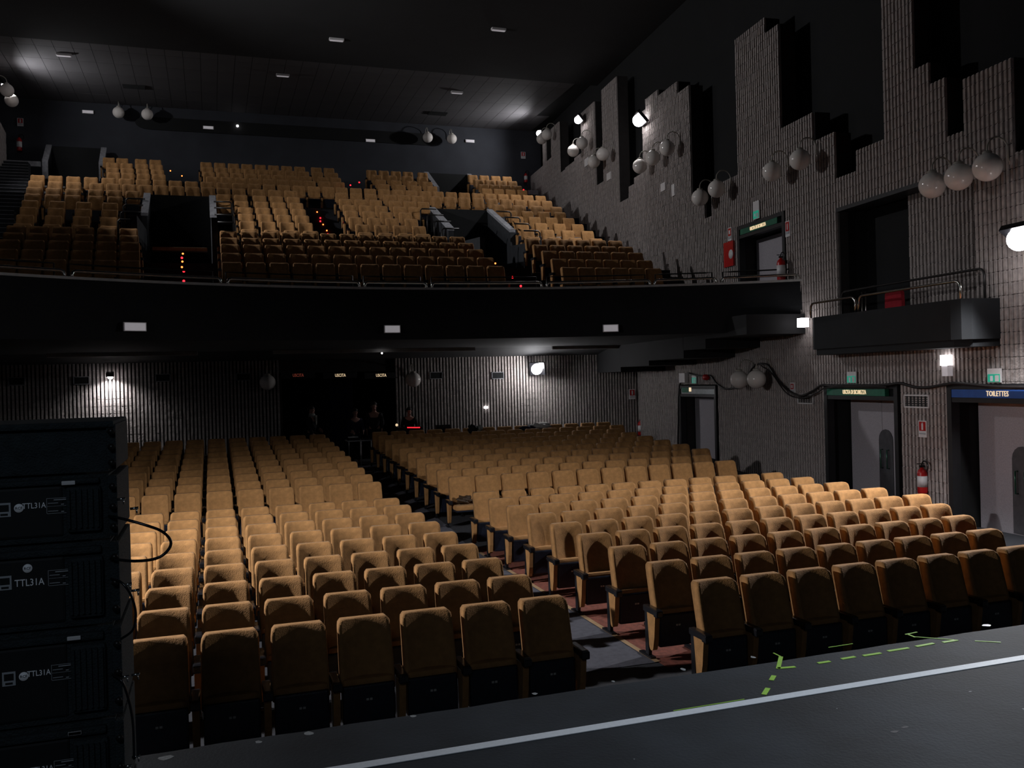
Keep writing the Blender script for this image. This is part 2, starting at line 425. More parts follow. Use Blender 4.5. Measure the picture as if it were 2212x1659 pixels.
mb.box(XD0, XD1, YB + 2.5, YB + 2.6, 0, EYE + .6); mb.box(XD0, XD1, YB + .3, YB + 2.5, EYE + .36, EYE + .4)
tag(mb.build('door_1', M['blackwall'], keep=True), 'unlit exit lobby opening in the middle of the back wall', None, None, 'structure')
lob = onY(737, 870, YB + .6)
mb = MB(); mb.box(lob.x - .35, lob.x + .35, YB + .5, YB + .8, FZ, EYE + .36)
tag(mb.build('trim_lobby_pier', M['cloth_b']), 'dark blue pier between the exit doorways', None, None, 'structure')
YK = 39.8                                                  # back wall of the balcony
mb = MB(); mb.box(xleft(YK) - .5, xwall(YK) + .5, YK, YK + .2, EYE + 6.5, EYE + 12)
bb = tag(mb.build('wall_balcony_back', M['backplaster'], keep=True), 'dark blue grey plaster wall behind the balcony', None, None, 'structure')

# ------------------------------------------------------------------ floors and stage
mb = MB()
pr = [(4.45, 0.0), (15.3, 0.0), (16.0, 0.10), (25.3, FZ), (30.3, FZ)]
xs0, xs1 = -8.0, 15.0
vs = []; fs = []
for y, z in pr: vs += [(xs0, y, z), (xs1, y, z)]
for k in range(len(pr) - 1): fs.append((2 * k, 2 * k + 1, 2 * k + 3, 2 * k + 2))
mb.add(vs, fs); floor = tag(mb.build('floor', M['carpet'], keep=True), 'dark carpeted stalls floor rising gently to the back', None, None, 'structure')
def strip(name, x0, x1, y0, y1, m, lift, label):
    mb = MB(); ys = [y0] + [y for y, z in pr if y0 < y < y1] + [y1]; vs = []; fs = []
    def zz(y):
        for (a, za), (b, zb) in zip(pr[:-1], pr[1:]):
            if a <= y <= b: return za + (zb - za) * (y - a) / (b - a)
    for y in ys: vs += [(x0, y, zz(y) + lift), (x1, y, zz(y) + lift)]
    for k in range(len(ys) - 1): fs.append((2 * k, 2 * k + 1, 2 * k + 3, 2 * k + 2))
    mb.add(vs, fs); return tag(mb.build(name, m), label, None, None, 'structure')
strip('floor_aisle', 2.95, 4.13, 8.08, 25.2, M['aisle'], 0.006, 'grey carpet of the centre aisle')
strip('floor_red', 4.13, 11.4, 7.9, 14.8, M['red'], 0.004, 'rust red carpet under the seats beside the exit doors')
strip('floor_red_edge', 4.09, 4.15, 8.08, 14.8, M['plank'], 0.011, 'thin orange edging along the aisle carpet')
ST = EYE - 1.65
mb = MB()
pe = [onZ(560, 1600, ST), onZ(1300, 1475, ST), onZ(2100, 1362, ST)]
rj = random.Random(5); n = 90; vs = []
for k in range(n + 1):
    x = -6 + 18 * k / n; y = 4.42 + (x - 0.2) * 0.012 + rj.uniform(-.008, .008)
    vs += [(x, -6, ST), (x, y, ST), (x, y + .01, ST - .04), (x, y - .05, 0)]
fs = []
for k in range(n):
    for q in range(3): fs.append((4 * k + q, 4 * k + 4 + q, 4 * k + 5 + q, 4 * k + 1 + q))
mb.add(vs, [f[::-1] for f in fs]); tag(mb.build('floor_stage', M['stage'], keep=True), 'dark scuffed stage floor with worn front edge', None, None, 'structure')

# ------------------------------------------------------------------ ceiling
ZC = EYE + 11.55
mb = MB(); mb.box(-8, 16, -6, 32.3, ZC - .25, ZC - .05)
tag(mb.build('ceiling_front', M['ceildark'], keep=True), 'dark lower ceiling over the front of the hall', None, None, 'structure')
mb = MB(); mb.box(-8, 16, 32.3, YK + .2, ZC + .02, ZC + .12)
ceil = tag(mb.build('ceiling', M['blackwall'], keep=True), 'panelled ceiling above the balcony', None, None, 'structure')
TW, TL = 0.58, 1.25
tile = MB(); tile.box(.006, TW - .006, .006, TL - .006, 0, .03); tme = tile.mesh('ceiling_tile', M['ceil'])
for i in range(40):
    for j in range(6):
        x, y = -7.6 + i * TW, 32.35 + j * TL
        if x + TW < xwall(y) + .3 and x > xleft(y) - .4: child('ceiling_tile', tme, ceil, (x, y, ZC - .01))

# ------------------------------------------------------------------ balcony: slab, fascia, terraces
BR = [(38.2, 9.0), (37.2, 8.58), (36.2, 8.16), (35.2, 7.77), (33.45, 7.19), (32.49, 6.80), (31.53, 6.39), (30.57, 6.0), (29.61, 5.62), (28.65, 5.24),
      (27.69, 4.85), (26.73, 4.45), (24.95, 4.10), (24.07, 3.79), (23.19, 3.49), (22.3, 3.15), (21.42, 2.82)]   # (Y, seat top above the eye), back row first
SH = 0.93
AMAX = math.asin(8.42 / ARC_R); AMIN = -math.asin(9.9 / ARC_R)
AN = 48
angs = [AMIN + (AMAX - AMIN) * k / AN for k in range(AN + 1)]
ZT, ZBm = EYE + 2.05, EYE + 0.95
mb = MB(); vs = []; fs = []
for a_ in angs:
    vs += [arcpt(a_, ARC_R, ZT), arcpt(a_, ARC_R - .04, (ZT + ZBm) / 2), arcpt(a_, ARC_R + .10, ZBm), arcpt(a_, ARC_R + .30, ZBm), arcpt(a_, ARC_R + .22, ZT)]
for k in range(AN):
    for q in range(5): fs.append((5 * k + q, 5 * k + (q + 1) % 5, 5 * k + 5 + (q + 1) % 5, 5 * k + 5 + q))
fs += [(0, 1, 2, 3, 4), tuple(5 * AN + q for q in (4, 3, 2, 1, 0))]
mb.add(vs, fs, 0, False)
fascia = tag(mb.build('balcony_parapet', M['fascia'], keep=True), 'black curved balcony front sweeping across the hall', 'balcony front')
mb = MB(); vs = []; fs = []
for a_ in angs:
    vs += [arcpt(a_, ARC_R - .03, ZT), arcpt(a_, ARC_R - .03, ZT + .05), arcpt(a_, ARC_R + .10, ZT + .05), arcpt(a_, ARC_R + .10, ZT)]
for k in range(AN):
    for q in range(4): fs.append((4 * k + q, 4 * k + (q + 1) % 4, 4 * k + 4 + (q + 1) % 4, 4 * k + 4 + q))
mb.add(vs, fs); led = mb.build('ledge', M['railgrey'], fascia); led['label'] = 'pale metal ledge'
# soffit under the balcony and stepped bulkheads along the right wall
mb = MB()
pts = [arcpt(a_, ARC_R + .25, ZBm + .01) for a_ in angs]
vs = [tuple(p) for p in pts] + [(p.x, 25.6, ZBm + .01) for p in pts] + [(p.x, YB + .1, EYE + .72) for p in pts]
fs = []
for k in range(AN):
    fs += [(k, k + 1, AN + 2 + k, AN + 1 + k), (AN + 1 + k, AN + 2 + k, 2 * AN + 3 + k, 2 * AN + 2 + k)]
mb.add(vs, fs); tag(mb.build('ceiling_soffit', M['soffit'], keep=True), 'black soffit under the balcony', None, None, 'structure')
for k, (y0, y1, zb) in enumerate([(17.25, 19.27, .86), (19.27, 20.52, .63), (20.52, 22.8, .43), (22.8, 25.0, .29), (25.0, 27.3, .15)]):
    mb = MB(); mb.obox(wpt((y0 + y1) / 2 / math.cos(ALPHA), .75, EYE + (zb + 1.3) / 2), WD * ((y1 - y0) / 2 + .02), WN * .75, ZV * ((1.3 - zb) / 2))
    tag(mb.build('ceiling_bulkhead', M['soffit']), 'black bulkhead step under the balcony, %s from the front along the door wall' % ORD[k + 1], None, None, 'structure')
for k, (x0, x1) in enumerate([(-3.9, -.32), (1.6, 7.27), (9.66, 13.0)]):
    mb = MB(); mb.rbox(x0, x1, 25.22, 25.32, EYE + .86, EYE + .965, .01)
    tag(mb.build('trim_soffit_track', M['railgrey']), 'pale ceiling track under the balcony, ' + ['behind the loudspeakers', 'in front of the exit lobby', 'near the corner lamp'][k], None, None, 'structure')
# terraces
VL = onY(313, 440, 29.7).x; VLr = onY(460, 446, 29.7).x; VR, VRr = 7.51, 9.6
UL = onY(97, 330, 38.4).x; ULr = onY(219, 338, 38.4).x; UR_, URr = 9.3, 11.28
def spans(i):
    Y = BR[i][0]; x0, x1 = xleft(Y) + .0, xwall(Y)
    holes = []
    if i <= 3: holes = [(UL, ULr), (UR_, URr)]
    elif 6 <= i <= 11: holes = [(VL, VLr), (VR, VRr)]
    out = []; a_ = x0
    for h0, h1 in holes: out.append((a_, h0)); a_ = h1
    out.append((a_, x1)); return out
terr = empty('balcony_terrace', (4, 20, EYE + 1.8)); tag(terr, 'dark carpeted balcony terraces', None, None, 'structure')
for i, (Y, zt) in enumerate(BR):
    yf = Y - .52; yb = (BR[i - 1][0] - .52) if i else YK
    z = EYE + zt - SH
    if i == len(BR) - 1: yf = 20.4
    for x0, x1 in spans(i):
        mb = MB(); mb.box(x0, x1, yf, yb, z - .6, z)
        mb.build('step', M['carpet'], terr)
mb = MB(); vs = []; z = EYE + BR[-1][1] - SH
for a_ in angs: p = arcpt(a_, ARC_R + .2, z); vs += [(p.x, p.y, z), (p.x, 20.45, z)]
mb.add(vs, [(2 * k, 2 * k + 2, 2 * k + 3, 2 * k + 1) for k in range(AN)]); mb.build('walkway', M['carpet'], terr)
# passages (vomitories) cut into the terraces
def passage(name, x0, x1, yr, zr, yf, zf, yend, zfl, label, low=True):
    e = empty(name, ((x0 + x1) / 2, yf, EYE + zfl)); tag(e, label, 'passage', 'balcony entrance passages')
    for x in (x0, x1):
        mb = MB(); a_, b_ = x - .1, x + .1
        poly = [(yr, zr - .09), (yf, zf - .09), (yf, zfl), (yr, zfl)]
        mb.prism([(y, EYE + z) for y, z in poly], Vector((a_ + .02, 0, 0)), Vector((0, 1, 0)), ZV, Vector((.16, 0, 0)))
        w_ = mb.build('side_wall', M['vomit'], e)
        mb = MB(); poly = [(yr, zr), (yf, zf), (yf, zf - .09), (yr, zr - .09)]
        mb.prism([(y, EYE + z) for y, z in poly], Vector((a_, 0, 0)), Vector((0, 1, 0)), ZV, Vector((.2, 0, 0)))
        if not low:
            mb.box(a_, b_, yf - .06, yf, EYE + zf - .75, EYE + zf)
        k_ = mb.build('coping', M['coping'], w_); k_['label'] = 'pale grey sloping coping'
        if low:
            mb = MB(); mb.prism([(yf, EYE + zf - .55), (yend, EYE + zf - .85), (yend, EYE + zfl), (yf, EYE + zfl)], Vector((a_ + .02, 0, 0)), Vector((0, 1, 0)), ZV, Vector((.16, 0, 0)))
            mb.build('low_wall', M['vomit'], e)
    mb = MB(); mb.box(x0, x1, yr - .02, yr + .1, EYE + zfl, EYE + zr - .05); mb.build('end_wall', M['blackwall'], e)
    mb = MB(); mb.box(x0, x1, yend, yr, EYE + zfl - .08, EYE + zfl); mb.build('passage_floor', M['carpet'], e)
    return e
passage('entrance_passage', VR, VRr, 31.0, 6.11, 28.5, 4.97, 25.0, 3.05, 'wide dark balcony entrance with sloping grey copings, lower one near the block wall')
pl = passage('entrance_passage', VL, VLr, 31.0, 6.24, 29.3, 5.30, 25.0, 3.05, 'wide dark balcony entrance with tan barrier board, lower one above the loudspeakers')
passage('entrance_passage', UR_, URr, 39.4, 9.33, 37.5, 8.26, 35.0, 7.0, 'dark balcony entrance in the top rows near the block wall', False)
passage('entrance_passage', UL, ULr, 39.4, 9.68, 38.4, 8.86, 35.0, 7.1, 'dark balcony entrance in the top rows beside the striped stairs', False)
pk = onY(330, 536, 25.3); pk2 = onY(448, 543, 25.3)
mb = MB(); mb.rbox(pk.x, pk2.x, 25.05, 25.30, pk.z - .09, pk.z, .008); b_ = mb.build('barrier_board', M['plank'], pl); b_['label'] = 'tan wooden barrier board'
# balcony stairs along the left wall
stair = empty('balcony_stairs', (-5.8, 33, EYE + 5.0)); tag(stair, 'dark balcony stairs with pale step edges by the block wall', 'stairs')
for k in range(26):
    y = 25.2 + k * .48; z = EYE + (3.2 + (y - 24.95) * .43)
    x1 = onY(62, 400, y).x if y > 30 else onY(30, 460, y).x
    mb = MB(); mb.box(xleft(y) + .06, x1, y, y + .5, z - .55, z); st_ = mb.build('step', M['vomit'], stair)
    mb = MB(); mb.box(xleft(y) + .06, x1, y - .012, y + .03, z - .012, z + .006); mb.build('nosing', M['step'], st_)
q0, q1 = onY(15, 346, 38.3), onY(88, 350, 38.3)
mb = MB(); mb.rbox(q0.x, q1.x, 38.25, 38.4, q0.z - .2, q0.z, .01)
tag(mb.build('stair_landing_kerb', M['coping']), 'pale kerb at the head of the balcony stairs', 'kerb')
q0, q1 = onY(1140, 411, 38.3), onY(1162, 412, 38.3)
mb = MB(); mb.rbox(q0.x, q1.x, 38.25, 38.4, q0.z - .2, q0.z, .01)
tag(mb.build('stair_landing_kerb', M['coping']), 'pale kerb beside the brightly lit top corner seats', 'kerb')
mb = MB()                                                   # projection booth slot, its dark inside put on as a black slab
pL, pR = onY(292, 255, YK), onY(944, 312, YK); zc_ = (pL.z + pR.z) / 2
poly = []
for t in range(9): a_ = R(90 + 22.5 * t); poly.append((pL.x + .55 + .55 * math.cos(a_), zc_ + .26 * math.sin(a_)))
for t in range(9): a_ = R(-90 + 22.5 * t); poly.append((pR.x - .55 + .55 * math.cos(a_), zc_ + .26 * math.sin(a_)))
mb.prism(poly, Vector((0, YK - .06, 0)), DX, ZV, Vector((0, .05, 0)))
tag(mb.build('window_1', M['blackwall']), 'long dark projection slot high on the balcony back wall', None, None, 'structure')
ORD += ['twenty-' + o for o in ORD[1:10]] + ['thirtieth'] + ['thirty-' + o for o in ORD[1:10]] + ['fortieth'] + ['forty-' + o for o in ORD[1:10]]
# ------------------------------------------------------------------ theatre seats
PITCH = 0.51975
def backrest_mb(mb, mi_f=0, mi_b=1, lo=False):
    zs = [.40, .62, .80, .90, .93] if lo else [.40, .50, .60, .70, .80, .87, .905, .922, .93]
    us = [-1, -.9, -.45, 0, .45, .9, 1] if lo else [-1, -.95, -.82, -.6, -.3, 0, .3, .6, .82, .95, 1]
    r = .045; F = []; B = []
    for z in zs:
        hw = .215 + (.93 - z) * .012
        if z > .93 - r: hw = hw - r + math.sqrt(max(r * r - (z - (.93 - r)) ** 2, (.35 * r) ** 2))
        base = -(.93 - z) * .27 + max(0, z - .895) * .9
        fr = []; bk = []
        for u in us:
            au = abs(u)
            y = base - .068 * au ** 2.1 + (.045 if au == 1 else (.006 if au >= .95 else 0)) + .010 * math.sin((z - .4) * 9) * (1 - au)
            fr.append((u * hw, y, z)); bk.append((u * hw * .96, -(.93 - z) * .27 + .085, z))
        F.append(fr); B.append(bk)
    nu, nz = len(us), len(zs); vs = [p for g in F for p in g] + [p for g in B for p in g]; K = nu * nz
    ff = [(i * nu + j, i * nu + j + 1, (i + 1) * nu + j + 1, (i + 1) * nu + j) for i in range(nz - 1) for j in range(nu - 1)]
    bf = [(K + i * nu + j, K + (i + 1) * nu + j, K + (i + 1) * nu + j + 1, K + i * nu + j + 1) for i in range(nz - 1) for j in range(nu - 1)]
    ed = []
    for i in range(nz - 1):
        ed.append((i * nu, (i + 1) * nu, K + (i + 1) * nu, K + i * nu)); a = i * nu + nu - 1
        ed.append((a, K + a, K + a + nu, a + nu))
    for j in range(nu - 1):
        t = (nz - 1) * nu + j; ed.append((t, t + 1, K + t + 1, K + t)); ed.append((j, K + j, K + j + 1, j + 1))
    k = len(mb.v); mb.v += vs
    for fl, mi in ((ff, mi_f), (ed, mi_f), (bf, mi_b)):
        for f in fl: mb.f.append(tuple(q + k for q in f)); mb.m.append(mi); mb.sm.append(True)
    return mb
def panel_poly():
    p = [(-.275, .475), (-.095, .475), (-.125, .22)]
    for t in range(7): a = R(0 - 30 * t); p.append((-.175 + .045 * math.cos(a), .15 + .05 * math.sin(a)))
    p.append((-.245, .24)); return p
def arm_mb(mb, x=0, mi=0):
    mb.rbox(x - .034, x + .034, -.315, -.02, .468, .530, .012, mi); mb.rbox(x - .037, x + .037, -.33, -.25, .455, .525, .014, mi); return mb
SEATM = [M['velvet'], M['black'], M['navy'], M['plate']]
me_back = backrest_mb(MB()).mesh('backrest', [M['velvet'], M['black']])
me_cush = MB().rbox(-.205, .205, -.190, -.065, .12, .500, .030).mesh('seat_cushion', M['velvet'])
me_shell = MB().rbox(-.208, .208, -.214, -.165, .125, .452, .018).mesh('seat_shell', M['navy'])
me_plate = MB().box(-.024, -.004, -.2175, -.213, .328, .345).box(.004, .024, -.2175, -.213, .328, .345).mesh('number_plate', M['plate'])
me_arm = arm_mb(MB()).mesh('armrest', M['black'])
me_panel = MB().prism(panel_poly(), Vector((-.026, 0, 0)), Vector((0, 1, 0)), ZV, Vector((.052, 0, 0))).mesh('side_panel', M['velvet'])
me_leg = MB().box(-.018, .018, -.10, -.03, 0, .47).rbox(-.03, .03, -.17, .10, 0, .03, .006).mesh('leg', M['black'])
me_down = MB().rbox(-.205, .205, -.50, -.08, .36, .45, .025).mesh('seat_cushion', M['velvet'])
me_downshell = MB().rbox(-.2, .2, -.49, -.09, .33, .365, .01).mesh('seat_shell', M['navy'])
def whole(lo=True, end=False):
    mb = MB(); backrest_mb(mb, 0, 1, lo)
    mb.rbox(-.205, .205, -.165, -.065, .12, .487, .022, 0); mb.rbox(-.208, .208, -.208, -.150, .125, .450, .020, 2)
    for x in ((-PITCH / 2, PITCH / 2) if end else (-PITCH / 2,)):
        mb.box(x - .034, x + .034, -.32, -.02, .468, .530, 1)
        mb.prism(panel_poly(), Vector((x - .026, 0, 0)), Vector((0, 1, 0)), ZV, Vector((.052, 0, 0)), 0)
        mb.box(x - .018, x + .018, -.10, -.03, 0, .47, 1)
    return mb
seats = []          # (score, X, Y, zfloor, end?, label, group, near?, special)
YF = {r: 7.41 + .93 * (r - 1) for r in range(1, 10)}
YF.update({r: 16.52 + .939 * (r - 10) for r in range(10, 20)})
ZF = {r: 0.0 for r in range(1, 10)}
ZF.update({r: .105 + .0505 * (r - 10) for r in range(10, 20)})
NR = [0, 8, 9, 10, 11, 12, 12, 12, 12, 12, 12, 12, 13, 13, 13, 13, 13, 13, 14, 14]
def score(X, Y, zf, Yf, zff):
    a = pj((X - .22, Y, zf + SH)); b = pj((X + .22, Y, zf + SH))
    h = 40 if Yf is None else min(abs(pj((X, Y, zf + SH))[1] - pj((X, Yf, zff + SH))[1]), abs(pj((X, Y, zf + SH))[1] - pj((X, Y, zf + .1))[1]))
    return (b[0] - a[0]) * h
for r in range(1, 20):
    fr = (YF[r - 1], ZF[r - 1]) if r > 1 and r != 10 else (None, None)
    for k in range(NR[r]):
        X = 4.167 + .2175 + PITCH * k
        seats.append([score(X, YF[r], ZF[r], *fr), X, YF[r], ZF[r], k == NR[r] - 1,
                      'tan velvet seat, %s from centre aisle, %s row from stage, door side block' % (ORD[k + 1], ORD[r]), 'stalls seats on the door side', r, k])
    for k in range(5, -6, -1):
        X = -.132 + .2175 + PITCH * k
        if pj((X + .22, YF[r], ZF[r] + .8))[0] < 262: continue
        seats.append([score(X, YF[r], ZF[r], *fr), X, YF[r], ZF[r], k == 5,
                      'tan velvet seat, %s from centre aisle, %s row from stage, loudspeaker side block' % (ORD[6 - k], ORD[r]), 'stalls seats on the loudspeaker side', r, -1])
BSEG = {1: [(225.2, 280.4, 2), (294.4, 351.3, 2), (435.3, 661, 8), (673.6, 723.8, 2), (793, 893.4, 4), (903.8, 925, 1), (1012, 1106.4, 4)],
        2: [(232, 289.9, 2), (296.6, 354.5, 2), (438, 669.5, 8), (675.8, 731.9, 2), (803.4, 924, 4), (1024, 1118, 4)],
        3: [(232, 292, 2), (297.5, 357, 2), (440.7, 675, 8), (687, 738, 2), (811.5, 935, 4), (1034, 1128, 4)],
        4: [(234, 293, 2), (298.4, 360, 2), (447, 683, 8), (690, 745.5, 2), (818.3, 945, 4), (1041, 1139, 4)],
        5: [(67.8, 361, None), (366, 723, None), (726, 1178.7, None)],
        6: [(63, 178, 3), (195, 531, None), (545, 642, 3), (724.7, 814, 3), (827.8, 913.7, 3), (928, 1192, None)],
        7: [(58, 175, 3), (191.8, 304, 3), (468, 535, 2), (547, 648, 3), (731.9, 825, 3), (839.6, 927.3, 3), (1064, 1213, 4)],
        8: [(54, 175, 3), (191, 266, 2), (468, 537, 2), (550, 655, 3), (740, 836.8, 3), (848.6, 908, 2), (1090, 1221, 4)],
        9: [(48, 255.7, 4), (514, 543.8, 1), (552.8, 660, 3), (744, 847.7, 3), (858.6, 890, 1), (1103, 1239, 4)],
        10: [(43, 254.4, 4), (515, 546, 1), (557, 667, 3), (752, 860, 3), (871, 903, 1), (1113.5, 1258.5, 4)],
        11: [(34.8, 253, 4), (515.6, 549.5, 1), (562, 674.5, 3), (766, 877, 3), (888, 918, 1), (1124, 1280, 4)],
        12: [(28, 253, 4), (517.7, 553.6, 1), (568.5, 686, 3), (771.6, 890, 3), (895, 930, 1), (1136, 1299, 4)],
        13: [(13, 297, None), (472.9, 1001.4, None), (1132, 1341, None)], 14: [(5, 298, None), (473.6, 1020.4, None), (1148, 1364, None)],
        15: [(-5, 300, None), (474.3, 1040.7, None), (1167.3, 1385, None)], 16: [(-12, 300, None), (474.9, 1063, None), (1187, 1405, None)],
        17: [(-20, 300, None), (475.5, 1085, None), (1208, 1424, None)]}
for r, segs in BSEG.items():
    Y, zt = BR[r - 1]; zf = EYE + zt - SH
    fr = (BR[r][0], EYE + BR[r][1] - SH) if r < 17 else (None, None)
    xs = []
    for xa, xb, n in segs:
        Xa, Xb = onY(xa, 450, Y).x, onY(xb, 450, Y).x
        if n is None: n = max(1, round((Xb - Xa + .085) / PITCH))
        for k in range(n): xs.append((Xa + .2175 + (Xb - Xa - .435) * (k / (n - 1) if n > 1 else .5), k == n - 1))
    for k, (X, e) in enumerate(reversed(xs)):
        s_ = score(X, Y, zf, *fr)
        if r == 17 or pj((X + .2, Y, zf + .9))[0] < 2: s_ = min(s_, 100)
        seats.append([s_, X, Y, zf, e, 'tan velvet balcony seat, %s row above the rail, %s from the door wall' % (ORD[18 - r], ORD[k + 1]), 'balcony seats', 100 + r, -1])
seats.sort(key=lambda t: -t[0])
me_whole = whole(False).mesh('theatre_seat', SEATM); me_whole_e = whole(False, True).mesh('theatre_seat', SEATM)
loV = whole(True); loVe = whole(True, True); rest = MB()
for n_, (sc_, X, Y, zf, end, lab, grp, r, k) in enumerate(seats):
    dn = (r == 10 and k == 0)
    if n_ < 300 or dn:
        if r <= 11 or dn:
            e = empty('theatre_seat', (X, Y, zf)); tag(e, lab, 'theatre seat', grp)
            child('backrest', me_back, e)
            if dn:
                e['label'] = 'tan velvet seat folded down with a brown bag on it, beside centre aisle'
                child('seat_cushion', me_down, e); child('seat_shell', me_downshell, e)
            else:
                child('seat_cushion', me_cush, e); sh = child('seat_shell', me_shell, e); child('number_plate', me_plate, sh)
            for x in ((-PITCH / 2, PITCH / 2) if end else (-PITCH / 2,)):
                a = child('armrest', me_arm, e, (x, 0, 0)); child('side_panel', me_panel, e, (x, 0, 0)); child('leg', me_leg, e, (x, 0, 0))
        else:
            o = bpy.data.objects.new('theatre_seat', me_whole_e if end else me_whole); COL.objects.link(o); o.location = (X, Y, zf)
            tag(o, lab, 'theatre seat', grp)
    else:
        src = loVe if end else loV; k0 = len(rest.v)
        rest.v += [(x + X, y + Y, z + zf) for x, y, z in src.v]
        rest.f += [tuple(q + k0 for q in f) for f in src.f]; rest.m += src.m; rest.sm += src.sm
tag(rest.build('theatre_seat_rows', SEATM), 'remaining tan velvet seats in the farthest stalls and balcony rows', 'theatre seats', None, 'stuff')
# ------------------------------------------------------------------ things on the right wall
def wbox(mb, x0, y0, x1, y1, d0, d1, mi=0, off=0.0):          # box on the right wall covering a pixel rectangle, from d0 to d1 metres out
    s0, zt = wsz(x0, y0, off); s1, zb = wsz(x1, y1, off)
    mb.obox(wpt((s0 + s1) / 2, (d0 + d1) / 2, (zt + zb) / 2), WD * (abs(s0 - s1) / 2), WN * ((d1 - d0) / 2), ZV * (abs(zt - zb) / 2), mi); return mb
def wbox2(mb, s0, s1, z0, z1, d0, d1, mi=0):
    mb.obox(wpt((s0 + s1) / 2, (d0 + d1) / 2, (z0 + z1) / 2), WD * (abs(s1 - s0) / 2), WN * ((d1 - d0) / 2), ZV * ((z1 - z0) / 2), mi); return mb
def wdoor(name, label, s0, s1, z0, z1, leaf0, leaf1, depth, zl, sign, sg, txt, arch, tsx=1.0):
    # s0 < s1: near and far jamb; leaf0..leaf1 along the wall, set back by depth
    e = empty(name, wpt((s0 + s1) / 2, 0, z0)); tag(e, label, None, None, 'structure')
    mb = MB(); fw = .11
    wbox2(mb, s0, s0 + fw, z0, z1, -.1, .07); wbox2(mb, s1 - fw, s1, z0, z1, -.1, .07); wbox2(mb, s0, s1, z1 - .09, z1, -.1, .072); wbox2(mb, s0 + fw, s1 - fw, z1 - .32, z1 - .24, -.1, .06)
    mb.build('door_frame', M['frame'], e)
    mb = MB(); wbox2(mb, s1 - .06, s1 + .02, z0, z1, -1.0, -.05); wbox2(mb, s0 - .02, s0 + .04, z0, z1, -1.0, -.05); wbox2(mb, s0, s1, z1 - .3, z1, -1.0, -.05)
    wbox2(mb, s0 - .3, s1 + .3, z0, z1, -1.05, -1.0)
    mb.build('reveal', M['blackwall'], e)
    mid = (leaf0 + leaf1) / 2
    for a, b in (((leaf0, mid - .006), (mid + .006, leaf1)) if arch else ((leaf0, leaf1),)):
        mb = MB(); wbox2(mb, a, b, z0, zl, -depth - .05, -depth); lf = mb.build('door_leaf', M['doorgrey'], e)
    s_a, s_b = sign
    mb = MB(); wbox2(mb, s_a, s_b, z1 - .235, z1 - .095, -.02, .075); sn = mb.build('sign_panel', sg, e)
    if txt: text('lettering', txt, .125, M['signglow'], -WD, ZV, wpt((s_a + s_b) / 2, .081, z1 - .165), sn, sx=tsx)
    return e
def arch_plate(e, sc, w, z0, zt, depth, hs):
    poly = [(-w / 2, z0), (w / 2, z0), (w / 2, zt - w / 2)]
    for t in range(1, 8): a = R(22.5 * t); poly.append((w / 2 * math.cos(a), zt - w / 2 + w / 2 * math.sin(a)))
    poly.append((-w / 2, zt - w / 2))
    mb = MB(); mb.prism(poly, wpt(sc, -depth + .005, 0), WD, ZV, WN * .012); p = mb.build('push_plate', M['archplate'], e)
    for sg_ in (-1, 1):
        mb = MB(); c = sc + sg_ * hs
        mb.tube([wpt(c, -depth + .012, zt - .42), wpt(c, -depth + .07, zt - .42), wpt(c, -depth + .07, zt - .80), wpt(c, -depth + .012, zt - .80)], .014, 8)
        h = mb.build('handle', M['emerald_metal'], p)
M['emerald_metal'] = mat('green_metal', (0.06, 0.16, 0.11), 0.25, metal=0.6, var=0.2)
g0, g1 = wsz(1946, 900)[0], wsz(1787, 900)[0]
e = wdoor('door_2', 'grey double exit door under a green sign in the block wall', g0, g1, 0, 2.56, g0 + .22, g1 - .1, .52, 2.25, (g0 + .36, g1 - .12), M['greensign'], 'USCITA DI SICUREZZA', True, .62)
arch_plate(e, (g0 + .22 + g1 - .1) / 2 - .12, .44, 0.02, 1.62, .52, .1)
t0, t1 = 10.3, wsz(2053, 900)[0]
e = wdoor('door_3', 'grey padded door under the blue sign beside the extinguisher', t0, t1, 0, 2.56, t0 + .05, t1 - .1, .5, 2.25, (t0 + .2, t1 - .13), M['bluesign'], None, False)
text('lettering', 'TOILETTES', .125, M['signglow'], -WD, ZV, wpt(wsz(2163, 848)[0], .081, 2.56 - .165), [c for c in e.children if c.name.startswith('sign_panel')][0], sx=.8)
arch_plate(e, wsz(2210, 1000, -.5)[0], .44, 0.02, 1.5, .5, .1)
f0, f1 = wsz(1552, 900)[0], wsz(1472, 900)[0]; fz = wsz(1512, 833)[1]
e = wdoor('door_4', 'grey exit door under a silvery sign box near the back corner', f0, f1, .3, fz, f0 + .2, f1 - .1, .4, fz - .3, (f0 + .06, f1 - .2), M['silversign'], None, False)
mb = MB(); wbox(mb, 1493.5, 837, 1498.5, 845.5, .076, .08); mb.build('lit_mark', M['signglow'], e)
mb = MB(); wbox(mb, 1478, 837, 1493, 848, .074, .078); mb.build('green_band', M['greensign'], e)
arch_plate(e, (f0 + f1) / 2 - .45, .4, .3, EYE - 1.05, .4, .09)
u0, u1 = wsz(1700, 500)[0], wsz(1597, 500)[0]
e = wdoor('door_5', 'grey exit door with green header above the balcony rail', u0, u1, EYE + 1.86, EYE + 3.75, u0 + .12, u1 - .1, .42, EYE + 3.4, (u0 + .3, u1 - .18), M['greensign'], 'USCITA DI SICUREZZA', False, .6)
arch_plate(e, u0 + .5, .4, EYE + 1.88, EYE + 2.9, .42, .09)

